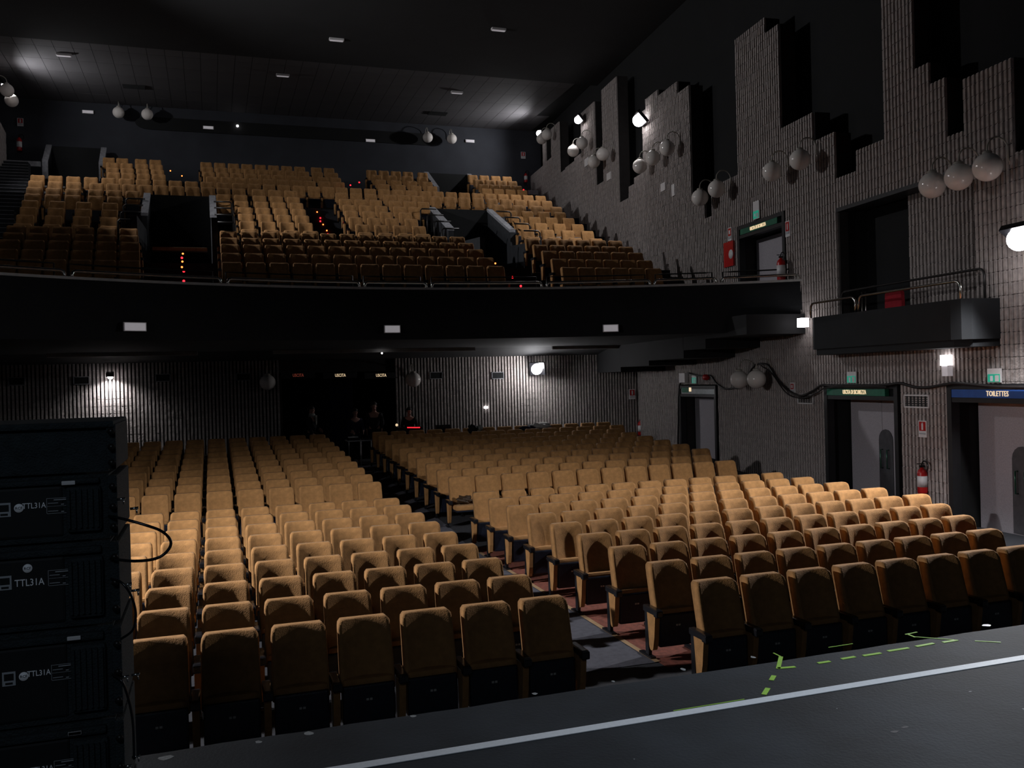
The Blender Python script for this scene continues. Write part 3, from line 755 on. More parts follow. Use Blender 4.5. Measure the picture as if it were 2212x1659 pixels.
def sign(name, label, cat, x0, y0, x1, y1, mats, lay, d=.075, group=None):
    mb = MB(); wbox(mb, x0, y0, x1, y1, d - .025, d, 0)
    for fx0, fy0, fx1, fy1, mi in lay:
        wbox(mb, x0 + (x1 - x0) * fx0, y0 + (y1 - y0) * fy0, x0 + (x1 - x0) * fx1, y0 + (y1 - y0) * fy1, d, d + .004 + .002 * mi, mi)
    return tag(mb.build(name, mats), label, cat, group)
EXT = [(.12, .06, .88, .62, 1), (.40, .18, .62, .55, 2), (.46, .12, .56, .18, 2), (.15, .72, .85, .82, 3)]
EXM = [M['white'], M['red_box'], M['white'], M['inkdim']]
sign('extinguisher_sign', 'red extinguisher sign between the green and blue exit doors', 'sign', 1991, 908, 2009.5, 945, EXM, EXT, group='red fire signs')
sign('extinguisher_sign', 'red extinguisher sign at the near side of the balcony door', 'sign', 1702, 479, 1712.5, 510, EXM, EXT, group='red fire signs')
sign('hose_sign', 'red hose sign above the red hose cabinet', 'sign', 1577.5, 493, 1586, 519, EXM, [(.12, .06, .88, .60, 1), (.3, .2, .7, .48, 2), (.15, .72, .85, .84, 3)], group='red fire signs')
sign('no_smoking_sign', 'white sign with red ring above the small vent', 'sign', 1712, 826, 1723, 850, [M['white'], M['red_box'], M['white'], M['inkdim']],
     [(.2, .12, .8, .6, 1), (.34, .22, .66, .5, 2), (.36, .32, .64, .38, 1), (.15, .72, .85, .8, 3)])
GRM = [M['white'], M['emerald'], M['ink'], M['white']]
def exit_sign(label, x0, y0, x1, y1, split):
    return sign('exit_sign', label, 'exit sign', x0, y0, x1, y1, GRM, [(.06, split, .94, .96, 1), (.25, split + .12, .45, .9, 2), (.6, split + .08, .88, .92, 3)], d=.10, group='green exit signs')
exit_sign('lit green exit sign above the green double door', 1838, 803, 1858.5, 827, .38)
exit_sign('lit green exit sign above the blue door sign', 2143, 796, 2173, 826, .40)
exit_sign('bright green exit sign above the far silvery door', 1501, 811, 1511, 828, .3)
exit_sign('green exit sign above the balcony door', 1634, 437, 1648, 471, .62)
mb = MB(); wbox(mb, 1570, 526, 1592, 573, .0, .10)
hc = tag(mb.build('hose_cabinet', M['red_box']), 'red fire hose cabinet beside the balcony door', 'cabinet')
p = wall(1579, 549, .10); mb = MB(); mb.lathe([(.12, 0), (.12, .006)], p, 16, WN); mb.build('badge', M['white'], hc)
def vent(x0, y0, x1, y1, label):
    s0, zt = wsz(x0, y0); s1, zb = wsz(x1, y1); s1, s0 = sorted((s0, s1))[::-1]
    e = empty('wall_vent', wpt((s0 + s1) / 2, 0, zb)); tag(e, label, 'vent', 'wall vents')
    mb = MB()
    for a, b, c, d in ((s0, s1, zt - .025, zt), (s0, s1, zb, zb + .025), (s0, s0 + .025, zb, zt), (s1 - .025, s1, zb, zt)): wbox2(mb, a, b, c, d, .03, .075)
    mb.build('vent_frame', M['white'], e)
    mb = MB(); wbox2(mb, s0, s1, zb, zt, .02, .045); mb.build('grille', M['blackwall'], e)
    for k in range(5):
        z = zb + .025 + (zt - zb - .05) * (k + .5) / 5; mb = MB(); wbox2(mb, s0 + .02, s1 - .02, z - .006, z + .006, .046, .06); mb.build('slat', M['vomit'], e)
vent(1959, 852, 2014, 882, 'white framed wall vent above the extinguisher sign')
vent(1728, 851, 1762, 873, 'white framed wall vent under the sagging cable')

def extinguisher(label, p, n, h=.5):
    # p: base centre, n: direction out of the wall
    e = empty('fire_extinguisher', p); tag(e, label, 'extinguisher', 'fire extinguishers'); r = h * .155
    mb = MB(); mb.lathe([(r * .92, 0), (r, .03), (r, h * .66), (r * .8, h * .76), (r * .35, h * .82), (r * .3, h * .86)], Vector(p), 16); mb.build('cylinder', M['red_box'], e)
    mb = MB(); mb.lathe([(r * 1.02, h * .22), (r * 1.02, h * .58)], Vector(p), 16); mb.build('paper_label', M['white'], e)
    side = ZV.cross(n).normalized()
    mb = MB(); q = Vector(p) + ZV * h * .86; mb.obox(q + ZV * .02, side * .02, n * .045, ZV * .02); mb.obox(q + ZV * .065 + n * .03, side * .012, n * .07, ZV * .008); mb.build('valve', M['black'], e)
    mb = MB(); pts = []
    for t in range(13): a = R(180 - 20 * t); pts.append(q + side * (.075 + .085 * math.cos(a)) + ZV * (.02 + .10 * math.sin(a)))
    mb.tube(pts, .012, 6); mb.build('hose', M['black'], e)
    mb = MB(); mb.obox(Vector(p) + ZV * h * .7 - n * (r + .02), side * .05, n * .025, ZV * .04); mb.build('bracket', M['darksteel'], e)
    return e
b_ = wall(1993, 1066, .12); extinguisher('red extinguisher with white label hanging between the two near doors', b_, WN, .56)
b_ = wall(1688, 607, .25); extinguisher('red extinguisher with white label standing by the balcony door', b_, WN, .62)
b_ = onY(1384, 940, YB - .14); extinguisher('dim extinguisher in the corner of the ribbed back wall', b_, NB, .56)
b_ = onY(42, 326, YK - .14); extinguisher('extinguisher with bright label above the striped balcony stairs', b_, NB, .62)
b_ = onY(1136, 394, YK - .14); extinguisher('extinguisher with bright label above the brightly lit corner seats', b_, NB, .5)

# globe lamps on goose-neck arms
GR = .225
def globe(label, c, n, group, arm=True):
    """c: globe centre, n: unit vector out of the wall, wall is .45 m behind the centre"""
    c = Vector(c); e = empty('globe_lamp', c - ZV * GR); tag(e, label, 'globe lamp', group)
    mb = MB(); mb.sphere(c, GR, 28, 18); mb.build('globe', M['globe'], e)
    mb = MB(); mb.lathe([(.075, GR * .93), (.078, GR + .015), (.05, GR + .03)], c, 16); mb.build('collar', M['arm'], e)
    rr = .20; pts = [c + ZV * (GR + .02), c + ZV * (GR + .06)]
    for t in range(0, 13): a = R(15 * t); pts.append(c - n * (rr - rr * math.cos(a)) + ZV * (GR + .06 + rr * math.sin(a)))
    pts.append(c - n * .40 + ZV * (GR - .10)); pts.append(c - n * .44 + ZV * (GR - .12))
    mb = MB(); mb.tube(pts, .014, 8); mb.build('arm', M['arm'], e)
    mb = MB(); mb.lathe([(.05, 0), (.05, .02)], c - n * .45 + ZV * (GR - .12), 12, n); mb.build('wall_plate', M['arm'], e)
    return e
GW = [('nearest cluster of three above the side box', [(2133, 361), (2071, 382), (2014, 400)]), ('pair on the narrow tower', [(1728, 345), (1668, 371)]),
      ('pair over the black gap', [(1548, 408), (1512, 427)]), ('cluster of three under the tower floodlight', [(1441, 320), (1410, 341), (1382, 359)]),
      ('unlit pair beside the tall thin tower', [(1302, 333), (1283, 349)]), ('bright pair under the small floodlight', [(1257, 309), (1238, 326)]),
      ('farthest pair by the balcony corner', [(1181, 291), (1170, 300)]), ('low pair above the far door', [(1634, 819), (1597, 820)])]
for where, pts in GW:
    for k, (x, y) in enumerate(pts):
        lab = 'white globe wall lamp, %s of the %s' % (['nearest', 'middle', 'farthest'][k] if len(pts) == 3 else ['nearer', 'farther'][k], where.replace('nearest cluster', 'cluster'))
        globe(lab, wall(x, y, .47), WN, 'globe lamps on the block wall')
for k, (x, y) in enumerate([(256, 243), (318, 247), (924, 297), (976, 300)]):
    globe('white globe lamp on the balcony back wall, ' + ['outer one near the stairs', 'inner one near the stairs', 'inner one near the corner floodlight', 'outer one near the corner floodlight'][k], onY(x, y, YK - .5), NB, 'globe lamps on the balcony back wall')
for k, (x, y) in enumerate([(15, 195), (25, 217)]):
    p = onX(x, y, xleft(35) + .5); globe(['shaded globe lamp above its bright twin at the stairs wall', 'brightly lit globe lamp at the stairs wall'][k], p, LN, 'globe lamps on the stairs wall')
for k, (x, y) in enumerate([(578, 826), (893, 820)]):
    globe('unlit dim globe lamp beside the exit lobby, ' + ['loudspeaker side', 'door side'][k], onY(x, y, YB - .5), NB, 'globe lamps beside the exit lobby')

# floodlights
def flood(label, p, aim, n, watts, size, angle=150, spot=True, back=.25):
    p = Vector(p); d = (Vector(aim) - p).normalized(); e = empty('floodlight', p); tag(e, label, 'floodlight', 'work floodlights')
    sd = d.cross(ZV).normalized(); uu = sd.cross(d)
    mb = MB(); mb.obox(p - d * .06, sd * size * .62, uu * size * .5, d * .05); mb.build('housing', M['black'], e)
    mb = MB(); mb.sphere(p + d * size * .1, size * .42, 16, 10); mb.build('lamp_glass', M['lampface'], e)
    mb = MB(); mb.tube([p - d * .1, p - d * .12 - n * .08, p - n * max(.25, back)], .015, 6); mb.build('bracket', M['darksteel'], e)
    if spot: spot_light('floodlight_beam', p + d * size * .55, p + d * 4, watts, angle, .75, size * .3)
    else: point_light('floodlight_beam', p + d * size * .85, watts, size * .25)
    return e
def aim(p, n, el, az=0.0):
    d = (n * math.cos(R(el)) + ZV * math.sin(R(el))); return Vector(p) + Matrix.Rotation(R(az), 3, 'Z') @ d
pf = wall(2205, 512, .55); flood('glaring floodlight on the block wall at the picture edge', pf, aim(pf, WN, -54), WN, 1800, .42, 132, back=.53)
pl_ = Vector((2 * CX - pf.x, pf.y, pf.z)); flood('floodlight on the opposite wall, beyond the loudspeakers', pl_, aim(pl_, LN, -54), LN, 2300, .42, 132, back=.53)
p1 = wall(1382, 258, .3); flood('large glaring floodlight on the wide stepped tower', p1, aim(p1, WN, -40, -10), WN, 520, .46, 125)
q1 = Vector((2 * CX - p1.x, p1.y, p1.z)); flood('floodlight on the stairs wall level with the wide tower', q1, aim(q1, LN, -4, -8), LN, 2000, .46, 104)
p2 = wall(1250, 258, .3); flood('small glaring floodlight on the tower by the corner', p2, aim(p2, WN, -40), WN, 380, .34, 125)
p3 = wall(1166, 288, .3); flood('farthest floodlight close to the balcony back corner', p3, aim(p3, WN, -5), WN, 380, .30, 165)
q2 = Vector((2 * CX - p2.x, p2.y, p2.z)); flood('floodlight on the stairs wall above the balcony', q2, aim(q2, LN, -40), LN, 300, .34, 125)
q3 = onX(4, 186, xleft(36.5) + .35); flood('floodlight hidden behind the stairs wall globes', q3, aim(q3, LN, -5), LN, 330, .2, 165)
pb = onY(1160, 797, YB - .55); flood('glaring lamp under the balcony before the ribbed back wall', pb, pb + Vector((-1.2, -1.5, -.5)), NB, 70, .40, spot=False)
pb2 = onY(238, 813, YB - .32); e = flood('small lamp washing down the ribbed wall behind the loudspeakers', pb2, pb2 + Vector((0, .30, -1.0)), NB, 130, .16, 150)

# small lit lamp boxes and emergency lights
mb = MB(); wbox(mb, 1732, 688, 1743, 706, .25, .42, off=.3); tag(mb.build('emergency_lamp', M['bulb']), 'small glowing lamp where the side box meets the balcony', 'emergency light', 'emergency lights')
e = empty('emergency_lamp', wall(2055, 812, .05)); tag(e, 'glowing white lamp box under the side box', 'emergency light', 'emergency lights')
mb = MB(); wbox(mb, 2047, 767, 2062, 789, .04, .16); mb.build('lit_tube', M['bulb'], e)
mb = MB(); wbox(mb, 2050, 789, 2063, 812, .04, .15); mb.build('casing', M['diffuser'], e)
def emerg(label, p, w, h, n):
    e = empty('emergency_light', p); tag(e, label, 'emergency light', 'emergency lights'); sd = n.cross(ZV).normalized()
    mb = MB(); mb.obox(p, sd * w / 2, n * .03, ZV * h / 2); mb.build('casing', M['white'], e)
    mb = MB(); mb.obox(p + n * .035, sd * (w / 2 - .02), n * .01, ZV * (h / 2 - .015)); mb.build('diffuser', M['diffuser'], e)
for (x, y), w, lab in [((291, 706), .42, 'above the loudspeakers'), ((847, 711), .36, 'above the exit lobby'), ((1319, 709), .36, 'near the block wall')]:
    p = on_arc(x, y, ARC_R - .06); n = Vector((ARC_C[0] - p.x, ARC_C[1] - p.y, 0)).normalized()
    emerg('white rectangular emergency light on the balcony front, ' + lab, p, w, .17, n)
for (x, y), lab in [((190, 242), 'near the stairs corner'), ((450, 276), 'beside the tiny bright spot'), ((800, 304), 'above the top centre aisle'), ((1015, 305), 'near the floodlit corner')]:
    emerg('small white emergency light on the balcony back wall ' + lab, onY(x, y, YK - .035), .42, .13, NB)
for (x, y), lab in [((1077, 64), 'nearest the towers'), ((727, 86), 'front centre'), ((138, 119), 'by the stairs side glow'), ((611, 163), 'rear centre'), ((987, 200), 'by the corner glow')]:
    zc = ZC - .25 if y < 100 else ZC - .02
    p = onZ(x, y, zc - .04); e = empty('ceiling_light', p); tag(e, 'slim unlit ceiling light, ' + lab, 'ceiling light', 'slim ceiling lights')
    mb = MB(); mb.rbox(p.x - .24, p.x + .24, p.y - .07, p.y + .07, p.z - .03, p.z + .05, .012); mb.build('casing', M['white'], e)
    mb = MB(); mb.rbox(p.x - .21, p.x + .21, p.y - .05, p.y + .05, p.z - .045, p.z - .03, .005); mb.build('diffuser', M['diffuser'], e)
for (x, y), lab in [((945, 245), 'near the floodlit corner'), ((290, 187), 'near the stairs side')]:
    p = onZ(x, y, ZC - .02); mb = MB(); mb.box(p.x - .4, p.x + .4, p.y - .2, p.y + .2, p.z - .03, p.z + .005)
    for k in range(5): mb.box(p.x - .38, p.x + .38, p.y - .17 + k * .075, p.y - .14 + k * .075, p.z - .045, p.z - .03)
    tag(mb.build('ceiling_grille', M['blackwall']), 'dark slotted grille in the ceiling ' + lab, 'vent')
p = onY(513, 272, YK - .1); mb = MB(); mb.sphere(p, .05, 10, 8); tag(mb.build('pilot_lamp', M['bulb']), 'tiny bright lamp in the projection slot', 'lamp')
p = onY(825, 763, 25.0); mb = MB(); mb.sphere(p, .025, 10, 8); tag(mb.build('pilot_lamp', M['bulb']), 'tiny bluish lamp hanging from the soffit track', 'lamp')
# small signs on far walls
def ysign(name, label, x0, y0, x1, y1, Y, mats, lay):
    a, b = onY(x0, y0, Y), onY(x1, y1, Y); mb = MB(); mb.box(a.x, b.x, Y - .02, Y, b.z, a.z)
    for fx0, fy0, fx1, fy1, mi in lay:
        mb.box(a.x + (b.x - a.x) * fx0, a.x + (b.x - a.x) * fx1, Y - .023 - .002 * mi, Y - .02, a.z + (b.z - a.z) * fy1, a.z + (b.z - a.z) * fy0, mi)
    return tag(mb.build(name, mats), label, 'sign', 'red fire signs')
ysign('extinguisher_sign', 'red extinguisher sign on the ribbed back wall corner', 1358, 841, 1372, 862, YB - .07, EXM, EXT)
ysign('extinguisher_sign', 'pale extinguisher sign above the striped balcony stairs', 37, 255, 51, 273, YK - .03, EXM, EXT)
ysign('extinguisher_sign', 'white extinguisher sign near the farthest floodlight', 1125, 328, 1135, 343, YK - .03, EXM, EXT)
for k, (x, m_) in enumerate([(644, 'signred'), (735, 'signglow'), (823, 'signglow')]):
    p = onY(x, 811, YB - .03); e = empty('exit_lobby_sign', p - ZV * .08); tag(e, 'dark sign reading USCITA over the exit lobby, ' + ['dim red one', 'middle lit one', 'lit one on the door side'][k], 'sign', 'exit lobby signs')
    mb = MB(); mb.box(p.x - .5, p.x + .5, p.y - .02, p.y + .02, p.z - .09, p.z + .09); mb.build('sign_board', M['frame'], e)
    text('lettering', 'USCITA', .13, M[m_], DX, ZV, p + Vector((0, -.024, 0)), e, sx=.72)
for k, (x, y) in enumerate([(36, 824), (176, 822), (352, 816), (526, 814), (942, 811), (1075, 811)]):
    p = onY(x, y, YB - .06); e = empty('back_wall_vent', p - ZV * .1); tag(e, 'dim framed vent high on the ribbed back wall, %s counting from the loudspeakers' % ORD[k + 1], 'vent', 'back wall vents')
    mb = MB()
    for a, b, c, d in ((-.2, .2, .09, .11), (-.2, .2, -.11, -.09), (-.2, -.18, -.11, .11), (.18, .2, -.11, .11)): mb.box(p.x + a, p.x + b, p.y - .02, p.y + .01, p.z + c, p.z + d)
    mb.build('vent_frame', M['coping'], e)
    mb = MB(); mb.box(p.x - .19, p.x + .19, p.y - .005, p.y + .02, p.z - .1, p.z + .1); mb.build('grille', M['blackwall'], e)
p = onY(1050, 880, YB - .07); mb = MB(); mb.box(p.x - .06, p.x + .06, p.y - .02, p.y + .03, p.z - .03, p.z + .03); tag(mb.build('wall_socket', M['bulb']), 'small bright box on the ribbed back wall', 'socket')  # socket box given the lamps' glowing material to look bright
for x, y, lab in [(1437, 404, 'square'), (1459, 411, 'upright'), (1319, 381, 'slanting'), (1271, 350, 'small')]:
    mb = MB(); w_, h_ = (5, 6) if lab == 'square' else (3.5, 11) if lab == 'upright' else (4.5, 5)
    wbox(mb, x - w_, y - h_, x + w_, y + h_, .0, .08); tag(mb.build('wall_junction_box', M['white']), lab + ' white junction box on the block wall above the balcony', 'junction box')

# side box (loge): parapet, rails, red chair
e = empty('side_box', wall(1900, 760, .4)); tag(e, 'black parapet of the side box under the dark opening', 'box parapet')
bs0, bs1 = wsz(2083, 700, .75)[0], wsz(1742, 720, .75)[0]
zt0, zb0 = EYE + 1.12, EYE + .34
mb = MB(); poly = [(bs0, 0.0), (bs0, .60), (bs0 + .10, .72), (bs0 + .3, .76), (bs1 - .3, .76), (bs1, .60), (bs1, 0.0)]
inner = [(bs1 - .1, 0), (bs1 - .1, .55), (bs1 - .35, .66), (bs0 + .3, .66), (bs0 + .1, .55), (bs0 + .1, 0)]
mb.prism(poly + inner, wpt(0, 0, zb0 + .12), WD, WN, ZV * (zt0 - zb0 - .12)); mb.build('parapet', M['fascia'], e)
mb = MB(); mb.prism([(bs0 + .03, 0), (bs0 + .05, .55), (bs0 + .3, .70), (bs1 - .3, .70), (bs1 - .04, .55), (bs1 - .03, 0)], wpt(0, 0, zb0), WD, WN, ZV * .14); mb.build('box_floor', M['fascia'], e)
def railseg(mb, pts, r): mb.tube(pts, r, 8)
def arch_rail(P0, P1, z0, z1, n=1):
    """rail with rounded corners from P0 up, across and down to P1"""
    v = (P1 - P0); L = v.length; v.normalize(); b = min(.12, L / 3); out = [P0 + ZV * z0, P0 + ZV * (z1 - b)]
    for t in (30, 60, 90): out.append(P0 + v * (b - b * math.cos(R(t))) + ZV * (z1 - b + b * math.sin(R(t))))
    for t in (90, 60, 30): out.append(P1 - v * (b - b * math.cos(R(t))) + ZV * (z1 - b + b * math.sin(R(t))))
    return out + [P1 + ZV * (z1 - b), P1 + ZV * z0]
br = empty('side_box_rail', wall(1900, 640, .6)); tag(br, 'chrome double rail on top of the side box parapet', 'rail')
sm = wsz(1852, 650, .7)[0]
for a, b in ((bs0 + .12, sm - .04), (sm + .06, bs1 - .1)):
    mb = MB(); mb.tube(arch_rail(wpt(a, .70, 0), wpt(b, .70, 0), zt0, zt0 + .30), .024, 8); mb.build('rail_tube', M['chrome'], br)
mb = MB(); mb.tube(arch_rail(wpt(bs0 + .25, .12, 0), wpt(bs1 - .35, .12, 0), zt0 - .3, zt0 + .52), .022, 8); mb.build('inner_rail', M['darksteel'], br)
for s in (wsz(1862, 650, .35)[0], wsz(1870, 650, .35)[0]):
    mb = MB(); mb.tube([wpt(s, .35, zt0 - .5), wpt(s, .35, zt0 + .42)], .010, 6); mb.build('upright', M['chrome'], br)
ch = empty('red_chair', wpt(wsz(1940, 640, .3)[0], .3, zb0 + .14)); tag(ch, 'red upholstered chair in the side box', 'chair')
cc = wpt(wsz(1940, 640, .3)[0], .3, 0)
bk = MB()
bm_pts = [(-.22, .42), (.22, .42), (.24, .70), (.23, .92), (.17, .98), (-.17, .98), (-.23, .92), (-.24, .70)]
bk.prism(bm_pts, Vector((cc.x, cc.y + .05, zb0 + .16)), WD * -1, ZV, WN * .07); bk.build('backrest', M['redcloth'], ch)
mb = MB(); mb.obox(Vector((cc.x, cc.y, zb0 + .56)) + WN * .2, WD * .23, WN * .2, ZV * .04); mb.build('seat', M['redcloth'], ch)
for a, b in ((-.2, .03), (.2, .03), (-.2, .36), (.2, .36)):
    q = Vector((cc.x, cc.y, 0)) + WD * a + WN * b; mb = MB(); mb.tube([q + ZV * (zb0 + .14), q + ZV * (zb0 + .54)], .015, 6); mb.build('leg', M['darksteel'], ch)

# balcony rail: chrome tube loops along the arc
def aof(x): p = on_arc(x, 615, ARC_R + .03); return math.atan2(p.x - ARC_C[0], p.y - ARC_C[1])
posts = [-180, 140, 156, 477, 492, 776, 788, 921, 933, 1170, 1181, 1404, 1414, 1548, 1559, 1726]
rail = empty('balcony_rail', arcpt(0, ARC_R, ZT)); tag(rail, 'chrome tube rail along the curved balcony front', 'rail')
for k in range(0, len(posts), 2):
    a0, a1 = aof(posts[k]), aof(posts[k + 1]); rr = ARC_R + .03
    mb = MB(); b = .07; zz = ZT + .16; pts = [arcpt(a0, rr, ZT + .02)]
    for t in (0, 45, 90): pts.append(arcpt(a0 + (b - b * math.cos(R(t))) / rr, rr, zz - b + b * math.sin(R(t))))
    nseg = max(4, int((a1 - a0) / .05))
    for q in range(1, nseg): pts.append(arcpt(a0 + (a1 - a0) * q / nseg, rr, zz))
    for t in (90, 45, 0): pts.append(arcpt(a1 - (b - b * math.cos(R(t))) / rr, rr, zz - b + b * math.sin(R(t))))
    pts.append(arcpt(a1, rr, ZT + .02)); mb.tube(pts, .031, 8); mb.build('rail_loop', M['chrome'], rail)
inr = empty('balcony_handrail', arcpt(0, ARC_R + .45, ZT - .2)); tag(inr, 'thin dark inner handrail behind the balcony rail', 'rail')
for k in range(0, len(posts), 2):
    a0, a1 = aof(posts[k]) + .004, aof(posts[k + 1]) - .004; rr = ARC_R + .40; pts = [arcpt(a0, rr, ZT - .2)]
    for q in range(0, 9): pts.append(arcpt(a0 + (a1 - a0) * q / 8, rr, ZT + .33))
    pts.append(arcpt(a1, rr, ZT - .2)); mb = MB(); mb.tube(pts, .017, 6); mb.build('rail_loop', M['darksteel'], inr)

# passage handrails in the balcony
for lab, X, sgn in (('lower entrance near the block wall', VRr + .28, 1), ('lower entrance, other side', VR - .28, -1), ('lower entrance above the loudspeakers', VLr + .28, 1), ('far side of the entrance above the loudspeakers', VL - .28, -1)):
    e = empty('stair_guard', (X, 29, EYE + 4.6)); tag(e, 'dark stepped tube guard beside the ' + lab, 'handrail', 'balcony guards')
    for i in (8, 9, 10, 11):
        Y, zt = BR[i - 1]; z = EYE + zt - SH
        mb = MB(); mb.tube([(X + sgn * .3, Y - .25, z), (X + sgn * .3, Y - .25, z + .78), (X + sgn * .24, Y - .25, z + .84), (X - sgn * .25, Y - .25, z + .84)], .026, 6); mb.build('guard_tube', M['darksteel'], e)

# step lights
def leds(lst, lab, zrow):
    for k, (x, y, c) in enumerate(lst):
        p = zrow(x, y); mb = MB(); mb.sphere(p, .028 if c == 'r' else .024, 8, 6)
        tag(mb.build('step_light', M['redled' if c == 'r' else 'amberled']), 'glowing %s step light, %s from the top %s' % ('red' if c == 'r' else 'amber', ORD[k + 1], lab), 'step light', 'step lights')
def on_rake(x, y):
    best = None
    for i in range(len(BR)):
        Y, zt = BR[i]; p = onY(x, y, Y - .54); z = EYE + zt - SH
        if best is None or abs(p.z - (z - .12)) < best[0]: best = (abs(p.z - (z - .12)), p)
    return best[1]
leds([(46, 363, 'r'), (44, 369, 'r'), (42, 376, 'r'), (34, 387, 'r'), (19, 405, 'r'), (16, 412, 'r'), (12, 418, 'a'), (11, 426, 'r'), (5, 433, 'r'), (2, 449, 'a'), (1, 460, 'r')], 'on the stairs by the wall', lambda x, y: on_rake(x, y))
leds([(395, 548, 'a'), (393, 557, 'r'), (394, 565, 'a'), (393, 577, 'a'), (397, 586, 'r'), (397, 607, 'r')], 'below the tan barrier board', lambda x, y: onY(x, y, 21.5 + (607 - y) * .05))
leds([(368, 369, 'a'), (393, 380, 'a')], 'in the upper stairs aisle', lambda x, y: onY(x, y, 35.4 if y < 375 else 34.2))
leds([(678, 445, 'r'), (685, 458, 'a'), (692, 471, 'r'), (692, 478, 'r'), (698, 485, 'a'), (706, 498, 'a'), (708, 506, 'r')], 'in the balcony centre aisle', on_rake)
leds([(776, 394, 'r'), (757, 400, 'r')], 'in the upper centre aisle', lambda x, y: onY(x, y, 34.8))
leds([(1070, 569, 'a'), (1074, 577, 'r'), (1087, 583, 'r'), (1107, 599, 'r'), (1125, 618, 'r')], 'below the entrance near the block wall', lambda x, y: onY(x, y, 21.0 + (618 - y) * .05))
leds([(1131, 410, 'r'), (1243, 487, 'r'), (1261, 501, 'a')], 'along the block wall stairs', lambda x, y: onY(x, y, 38.0 if y < 420 else 29.0 if y < 495 else 28.0))
# ------------------------------------------------------------------ cables on the block wall
def wcable(name, label, pts, r, d=.10):
    P = [wall(x, y, dd) for x, y, dd in [(q[0], q[1], q[2] if len(q) > 2 else d) for q in pts]]
    sm_ = []                                                # Catmull-Rom smoothing
    for i in range(len(P) - 1):
        p0, p1, p2, p3 = P[max(i - 1, 0)], P[i], P[i + 1], P[min(i + 2, len(P) - 1)]
        for k in range(6):
            t = k / 6; sm_.append(.5 * ((2 * p1) + (p2 - p0) * t + (2 * p0 - 5 * p1 + 4 * p2 - p3) * t * t + (3 * p1 - 3 * p2 + p3 - p0) * t ** 3))
    sm_.append(P[-1]); mb = MB(); mb.tube(sm_, r, 7)
    return tag(mb.build(name, M['cable']), label, 'cable')
wcable('power_cable', 'thick black cable sagging from the globe pair past the door headers', [(1640, 786), (1660, 790), (1680, 820), (1705, 845), (1730, 855), (1755, 845), (1775, 832), (1795, 834), (1830, 832), (1880, 833), (1920, 831), (1945, 828), (1975, 836), (2005, 837), (2040, 831), (2065, 828), (2110, 832), (2160, 836), (2225, 837)], .028, .12)
wcable('power_cable', 'thinner black cable looping under the thick one beside the small vent', [(1644, 790), (1668, 808), (1700, 850), (1735, 860), (1765, 848), (1785, 838), (1840, 836), (1915, 836)], .016, .15)
wcable('power_cable', 'black cable drooping from the red plug to the globe pair', [(1489, 806), (1505, 811), (1520, 812), (1535, 812), (1548, 828), (1566, 840), (1585, 838), (1600, 836), (1618, 806), (1632, 788), (1650, 786)], .024, .10)
wcable('power_cable', 'black cable running down beside the far door', [(1477, 820), (1468, 832), (1466, 860), (1465, 925), (1464, 985)], .022, .08)
mb = MB(); wbox(mb, 1477, 806, 1490, 826, .0, .16); tag(mb.build('cable_box', M['white']), 'pale switch box on the wall above the far door', 'switch box')
p = wall(1525, 815, .14); mb = MB(); mb.lathe([(.07, -.09), (.085, -.03), (.085, .06), (.06, .10)], p, 12, WD); tag(mb.build('power_plug', M['red_box']), 'red round power connector above the far door', 'plug')
p = wall(1634, 800, .12)

